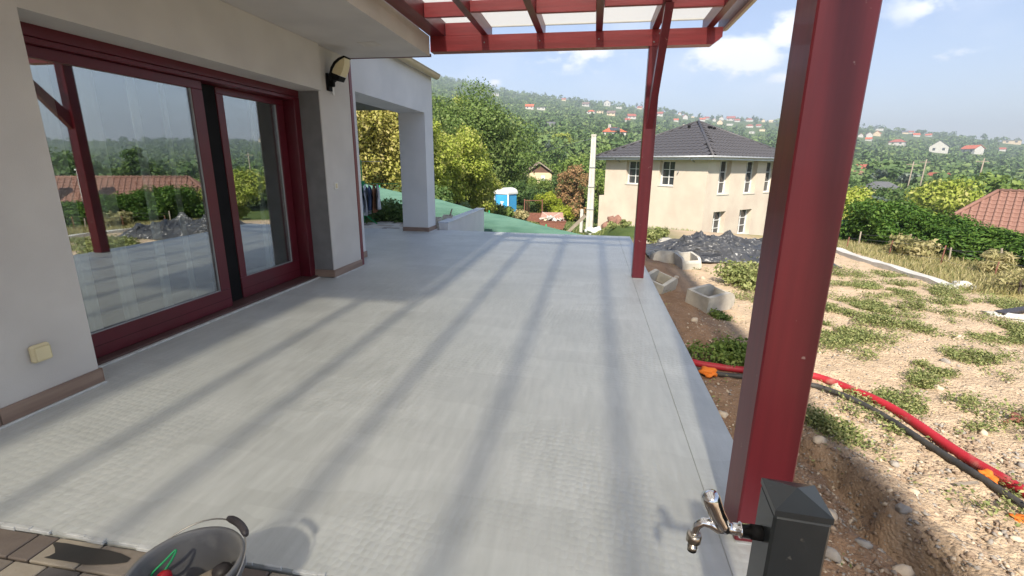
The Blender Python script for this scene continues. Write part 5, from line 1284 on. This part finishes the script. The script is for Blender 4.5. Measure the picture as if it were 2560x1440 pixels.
tree_at('dry_shrub', 'brown dry thicket in the grass in front of the hedge', 'shrub', 'dry', 30.6, 14.6, .55, -.18, .0, 1500, .10, 16, 'round', 61)
tree_at('dry_shrub', 'straw coloured reed tuft at the foot of the hedge', 'shrub', 'dry', 36.6, 13.2, .3, -.08, .0, 900, .16, 12, 'round', 62, .34, None, .12)
tree_at('bare_shrub', 'half bare grey shrub at the right edge below the hedge', 'shrub', 'dry', 38.5, 11.2, .5, -.15, .05, 400, .06, 14, 'round', 63)
for i, (a, r, R, top, lm, shp, lb) in enumerate([
    (28.0, 62, 2.6, -1.0, 'spruce', 'cone', 'pale blue spruce behind the left part of the hedge'), (27.0, 70, 4.0, -.3, 'dark', 'round', 'dark green tree above the pale spruce'), (29.6, 66, 4.0, -.6, 'dark', 'round', 'dark green tree right of the pale spruce'),
    (31.2, 64, 3.6, -1.1, 'dark', 'round', 'dark green tree left of the yellowing tree'), (32.6, 56, 3.0, .6, 'maple', 'round', 'yellowing tree left of the terracotta roof'), (34.0, 60, 2.8, .8, 'spruce', 'cone', 'grey green spruce just above the terracotta roof corner'), (35.4, 64, 2.8, .2, 'maple', 'round', 'yellowing tree top behind the terracotta ridge'),
    (27.6, 120, 4.2, 2.4, 'spruce', 'cone', 'pale spruce beside the red brown gable'), (29.9, 112, 3.2, 1.5, 'spruce', 'cone', 'blue grey spruce beside the far wooden poles'), (8.2, 110, 2.6, 7.2, 'lime', 'cone', 'bright green conifer left of the grey roof'), (-3.9, 125, 3.6, 9.5, 'maple', 'column', 'pale poplar above the power line')]):
    tree_at('garden_tree', lb, 'tree', lm, a, r, R, top, .2, 3800, .34 if r < 80 else .45, 34, shp, 70+i, .30)
for i, (x, y, R, top, lm, shp, lb) in enumerate([(44, 47.8, 3.2, 4.0, 'dark', 'cone', 'tall dark conifer mirrored in the door glass'), (41.5, 38.5, 4.2, 2.6, 'dark', 'round', 'spreading dark pine mirrored in the door glass'), (52, 40, 4, 1.6, 'green', 'round', 'green tree behind the far end of the terracotta roof'), (34, 50, 3.6, 1.2, 'green', 'round', 'green tree behind the middle of the terracotta roof')]):
    z = T(x, y); make_tree('garden_tree', lb, 'tree', lm, (x, y, z), R, top-z-.5, .5, 3600, .4, 34, shp, 90+i, None, None, .3)

# plants in the yard
def plant(x, y, R, h_, n_, leaf, label, seed, lm='weed'):
    z = G(x, y); e = empty('yard_plant', (x, y, z), 0, label, 'plant')
    link('foliage', tree_mesh('foliage', lm, R, h_, -.02, n_, leaf, 30, 'round', seed, .30), e)
    b = MB()
    for k in range(6): a = k*1.05+seed; b.tube([(0, 0, -.03), (math.cos(a)*R*.4, math.sin(a)*R*.4, h_*.3), (math.cos(a)*R*.75, math.sin(a)*R*.75, h_*.45)], [.006, .005, .002], 5)
    b.build('stem', 'bark', e)
plant(2.62, 8.25, .62, .36, 3800, .055, 'bushy bright green weed left of the big post', 1)
plant(1.42, 4.78, .40, .20, 2600, .040, 'dark leafy weed behind the red conduit at the terrace edge', 2, 'green')
plant(1.70, 6.20, .18, .10, 400, .035, 'small weed growing under the shaded planter block', 3, 'green')
plant(1.52, 6.55, .10, .18, 160, .035, 'tiny sprig growing up the planter end', 4, 'green')
plant(1.55, 13.0, .35, .40, 1100, .06, 'leafy weed between the far post and the tarp', 6)

# low weeds spreading in patches (uncountable)
def weeds():
    pts = []; patches = [(5.05, 8.45, .95, .55, 2600), (3.55, 7.1, .75, .45, 1300), (4.3, 7.3, 1.0, .5, 2000), (5.6, 7.6, .9, .5, 1600), (4.85, 6.35, 1.0, .38, 2400), (5.5, 5.9, .8, .4, 1500), (3.05, 6.0, .55, .55, 1500), (3.9, 6.5, .7, .3, 1100),
               (3.25, 4.85, .42, .32, 1500), (3.05, 4.35, .35, .25, 1000), (2.75, 3.85, .30, .20, 600), (1.88, 3.62, .22, .28, 900), (2.20, 3.45, .22, .25, 600), (2.45, 4.1, .25, .2, 400), (2.35, 2.9, .18, .25, 260), (4.6, 9.6, .6, .4, 700), (4.0, 9.0, .7, .3, 500), (4.0, 8.2, .6, .3, 500),
               (2.9, 5.4, .3, .3, 250), (3.5, 3.7, .4, .3, 500), (2.3, 5.4, .4, .3, 250), (2.4, 7.3, .4, .5, 220), (3.9, 5.3, .5, .35, 500), (5.4, 9.6, .5, .6, 700), (2.2, 9.4, .3, .2, 150), (3.0, 9.9, .6, .15, 160), (3.4, 3.15, .3, .2, 300)]
    for (cx_, cy_, rx, ry, k) in patches:
        c = nr.normal(size=(int(k*1.5), 2))*np.array([rx, ry])*.5+np.array([cx_, cy_]); pts.append(c)
    sc = np.stack([1.0+6*nr.random(900), 2+10*nr.random(900)], 1); pts.append(sc)
    P = np.concatenate(pts); P = P[(P[:, 0] > 1.0)]
    keep = np.array([noise.noise(Vector((x*2.4, y*2.4, 0)))+.5*noise.noise(Vector((x*7, y*7, 3))) > .08 for x, y in P]); P = P[keep]
    rep = 5; P = np.repeat(P, rep, 0)+nr.normal(size=(len(P)*rep, 2))*.03
    z = np.array([G(x, y) for x, y in P[::rep]]).repeat(rep)
    hgt = nr.random(len(P))**1.6*.070*(1+.6*np.sin(P[:, 0]*3)*np.cos(P[:, 1]*2.6))
    C3 = np.stack([P[:, 0], P[:, 1], z+.006+np.abs(hgt)], 1)
    nm = nr.normal(size=C3.shape)*.6; nm[:, 2] += 1.0
    v, f, r4 = leaves(C3, nm, .016+.020*nr.random(len(P)), nr.random(len(P)), .5)
    tag(link('ground_weeds', np_mesh('ground_weeds', v, f, LM['weed'], r4)), 'low green weeds creeping in patches over the stony yard', 'weeds', None, 'stuff')
weeds()
def grass(n_, fx, name, label, hmin, hmax, lm, wd=.006):
    P = np.array([fx() for _ in range(n_)]); z = terrain(P[:, 0], P[:, 1])
    b0 = np.stack([P[:, 0], P[:, 1], z-.02], 1); h_ = hmin+(hmax-hmin)*nr.random(n_)
    lean = nr.normal(size=(n_, 2))*.28*h_[:, None]; sd = nr.normal(size=(n_, 2)); sd /= np.linalg.norm(sd, axis=1, keepdims=True); sd *= wd*(1+nr.random((n_, 1)))
    tip = b0+np.concatenate([lean, h_[:, None]], 1); mid_ = b0+np.concatenate([lean*.35, h_[:, None]*.55], 1); s3 = np.concatenate([sd, np.zeros((n_, 1))], 1)
    v = np.stack([b0-s3, b0+s3, mid_+s3*.9, tip, mid_-s3*.9], 1).reshape(-1, 3)
    f = np.arange(5*n_).reshape(n_, 5)
    tag(link(name, np_mesh(name, v, f, LM[lm], np.repeat(nr.random(n_), 5))), label, 'grass', None, 'stuff')
def dry_spot():
    while True:
        a = rng.uniform(22, 56); r = 9+9*rng.random(); x, y = pol(a, r)
        if x > 6.15+.1*max(0, 9-y)+(1.0 if y < 8.6 else 0): return x, y
grass(32000, dry_spot, 'dry_grass', 'dry straw coloured grass between the footing wall and the hedge', .04, .17, 'dry', .005)
def far_spot():
    a = rng.uniform(-14, 12); r = 21+20*rng.random(); return pol(a, r)
grass(9000, far_spot, 'rough_grass', 'rough green grass on the bank below the terrace', .04, .16, 'weed', .010)

# ------------------------------------------------------------------ the wooded valley
def blocked(a, r, R, k=.22):
    for (ha, hw, hr_, hW) in clear:
        if abs(a-ha) < hw*.55+math.degrees(R/r)*.8 and hr_*(1-k) < r < hr_+hW*.7: return True
    return False
kinds = []
for i, (lm, shp, n_) in enumerate([('green', 'round', 1500), ('dark', 'round', 1500), ('oak', 'round', 1500), ('maple', 'round', 1300), ('green', 'column', 1300), ('spruce', 'cone', 1200)]):
    e = empty('valley_tree', (0, 0, -500), 0); kinds.append(e)
    o = trunk_mesh('trunk', 2.8, 5.2, .8, .16, 200+i, 4); o.parent = e
    link('crown', tree_mesh('crown', lm, 2.8, 5.2, .5, n_, .42, 26, shp, 300+i, .32), e)
kname = ['round mid green', 'round dark green', 'dense olive green', 'yellowish green', 'tall narrow green', 'blue green conical']
vt = []; used = [False]*6; placed = 0; tries = 0
while placed < 285 and tries < 9000:
    tries += 1
    a = rng.uniform(-13, 50) if placed < 255 else rng.uniform(-34, -13); r = 46*math.exp(rng.random()*1.12)
    if a > 32 and r < 58: continue
    if -9 < a < -3.4 and r < 60: continue
    if 0 < a < 22 and r < 62: continue
    if a < -13 and r < 60: continue
    if 22 < a < 36 and r < 72: continue
    k = rng.choice((0, 0, 0, 1, 1, 2, 2, 3, 4, 5)); sc = rng.uniform(.48, .85)*(1 if r < 80 else 1.15)
    if blocked(a, r, 2.8*sc, .3): continue
    x, y = pol(a, r); t = kinds[k] if not used[k] else clone(kinds[k]); used[k] = True
    t.location = (x, y, T(x, y)-.3); t.rotation_euler = (0, 0, rng.uniform(0, 6.28)); t.scale = (sc, sc, sc*rng.uniform(.85, 1.1))
    reg = 'behind the left trees' if a < -8 else ('left of the power pole' if a < 0 else ('behind the grey roofed house' if a < 22 else 'beyond the conifer hedge'))
    tag(t, None, 'tree', 'trees in the wooded valley'); vt.append((a, k, reg, t)); placed += 1
vt.sort(key=lambda q: q[0]); seen_ = {}
for a, k, reg, t in vt:
    c = seen_[k, reg] = seen_.get((k, reg), -1)+1
    t['label'] = '%s %s valley tree %s' % (ORD[c]+' from left,' if c < 40 else 'far right', kname[k], reg)
for k in range(6):
    if not used[k]: kinds[k].location = (*pol(-20, 90), T(*pol(-20, 90))); tag(kinds[k], '%s tree in the wooded valley' % kname[k], 'tree', 'trees in the wooded valley')

def forest():
    V = []; RN = []; nmax = 14000; cnt = 0
    tones = []
    while cnt < nmax:
        u = rng.random(); r = 105*math.exp(u*math.log(1120/105))
        a = rng.uniform(-34, 46) if rng.random() < .86 else rng.uniform(46, 82)
        R = (1.45+2.1*(r/1000)**.7)*rng.uniform(.6, 1.35)
        cnt += 1
        if blocked(a, r, R): continue
        x, y = pol(a, r); z = T(x, y)
        conif = rng.random() < .10; H_ = R*(2.6 if conif else rng.uniform(1.5, 2.1))
        nq = 90 if r < 180 else (50 if r < 380 else 30)
        nb_ = 9
        bc = nr.normal(size=(nb_, 3)); bc /= np.linalg.norm(bc, axis=1, keepdims=True); bc *= (.35+.4*nr.random((nb_, 1)))
        br = .38+.2*nr.random(nb_)
        if conif: bc[:, :2] *= (1-(bc[:, 2:3]+1)/2)*1.1
        pk = nr.integers(0, nb_, nq); d = nr.normal(size=(nq, 3)); d /= np.linalg.norm(d, axis=1, keepdims=True)
        c = bc[pk]+d*(br[pk]*(.75+.3*nr.random(nq)))[:, None]
        nm = d+nr.normal(size=(nq, 3))*.45; nm[:, 2] += .3
        cc = c*np.array([R, R, H_/2])+np.array([x, y, z+H_*.5+.2])
        patch = .5+.5*noise.noise(Vector((x*.012, y*.012, 0)))
        tone = .45*rng.random()+.35*patch
        if conif: tone *= .3
        rn = np.clip(tone+.22*nr.random(nq)-.12+.12*nr.random(nb_)[pk], 0, 1)
        v, f, r4 = leaves(cc, nm, R*(.42 if nq > 100 else (.52 if nq > 60 else .66))*(.7+.6*nr.random(nq)), rn, .75)
        V.append(v); RN.append(r4)
    V = np.concatenate(V); RN = np.concatenate(RN)
    tag(link('far_forest', np_mesh('far_forest', V, np.arange(len(V)).reshape(-1, 4), LM['far'], RN)), 'wooded hillside rising to the ridge behind the valley', 'forest', None, 'stuff')
forest()
for i, (a, e, r, h_) in enumerate([(29.75, .2, 105, 7), (30.6, -.3, 105, 7.5), (34.3, -.6, 100, 8), (27.0, .9, 150, 7)]):
    x, y = pol(a, r); z = T(x, y); e_ = empty('wooden_pole', (x, y, z), rad(-30), 'far wooden power pole beyond the hedge, %s from the left' % ['second', 'third', 'fourth', 'first'][i], 'pole', 'far power poles')
    MB().tube([(0, 0, -1), (.15, 0, h_)], [.11, .08], 8).build('shaft', 'wood_w', e_); MB().box(-.7, .7, -.04, .04, h_-.5, h_-.40).build('crossarm', 'wood_w', e_)

# thin summer air over the valley
hz_ = MB().box(-2750, 2750, -2750, 2750, -60, 215).build('haze', 'white'); hz_['kind'] = 'stuff'
hm = D.materials.new('summer_haze'); hm.use_nodes = True; t = hm.node_tree; t.nodes.clear()
ho = N(t, 'ShaderNodeOutputMaterial'); hv = N(t, 'ShaderNodeVolumePrincipled'); hv.inputs['Color'].default_value = (.80, .90, 1, 1); hv.inputs['Density'].default_value = .0007; hv.inputs['Anisotropy'].default_value = .2
t.links.new(hv.outputs[0], ho.inputs['Volume']); hz_.data.materials.clear(); hz_.data.materials.append(hm)
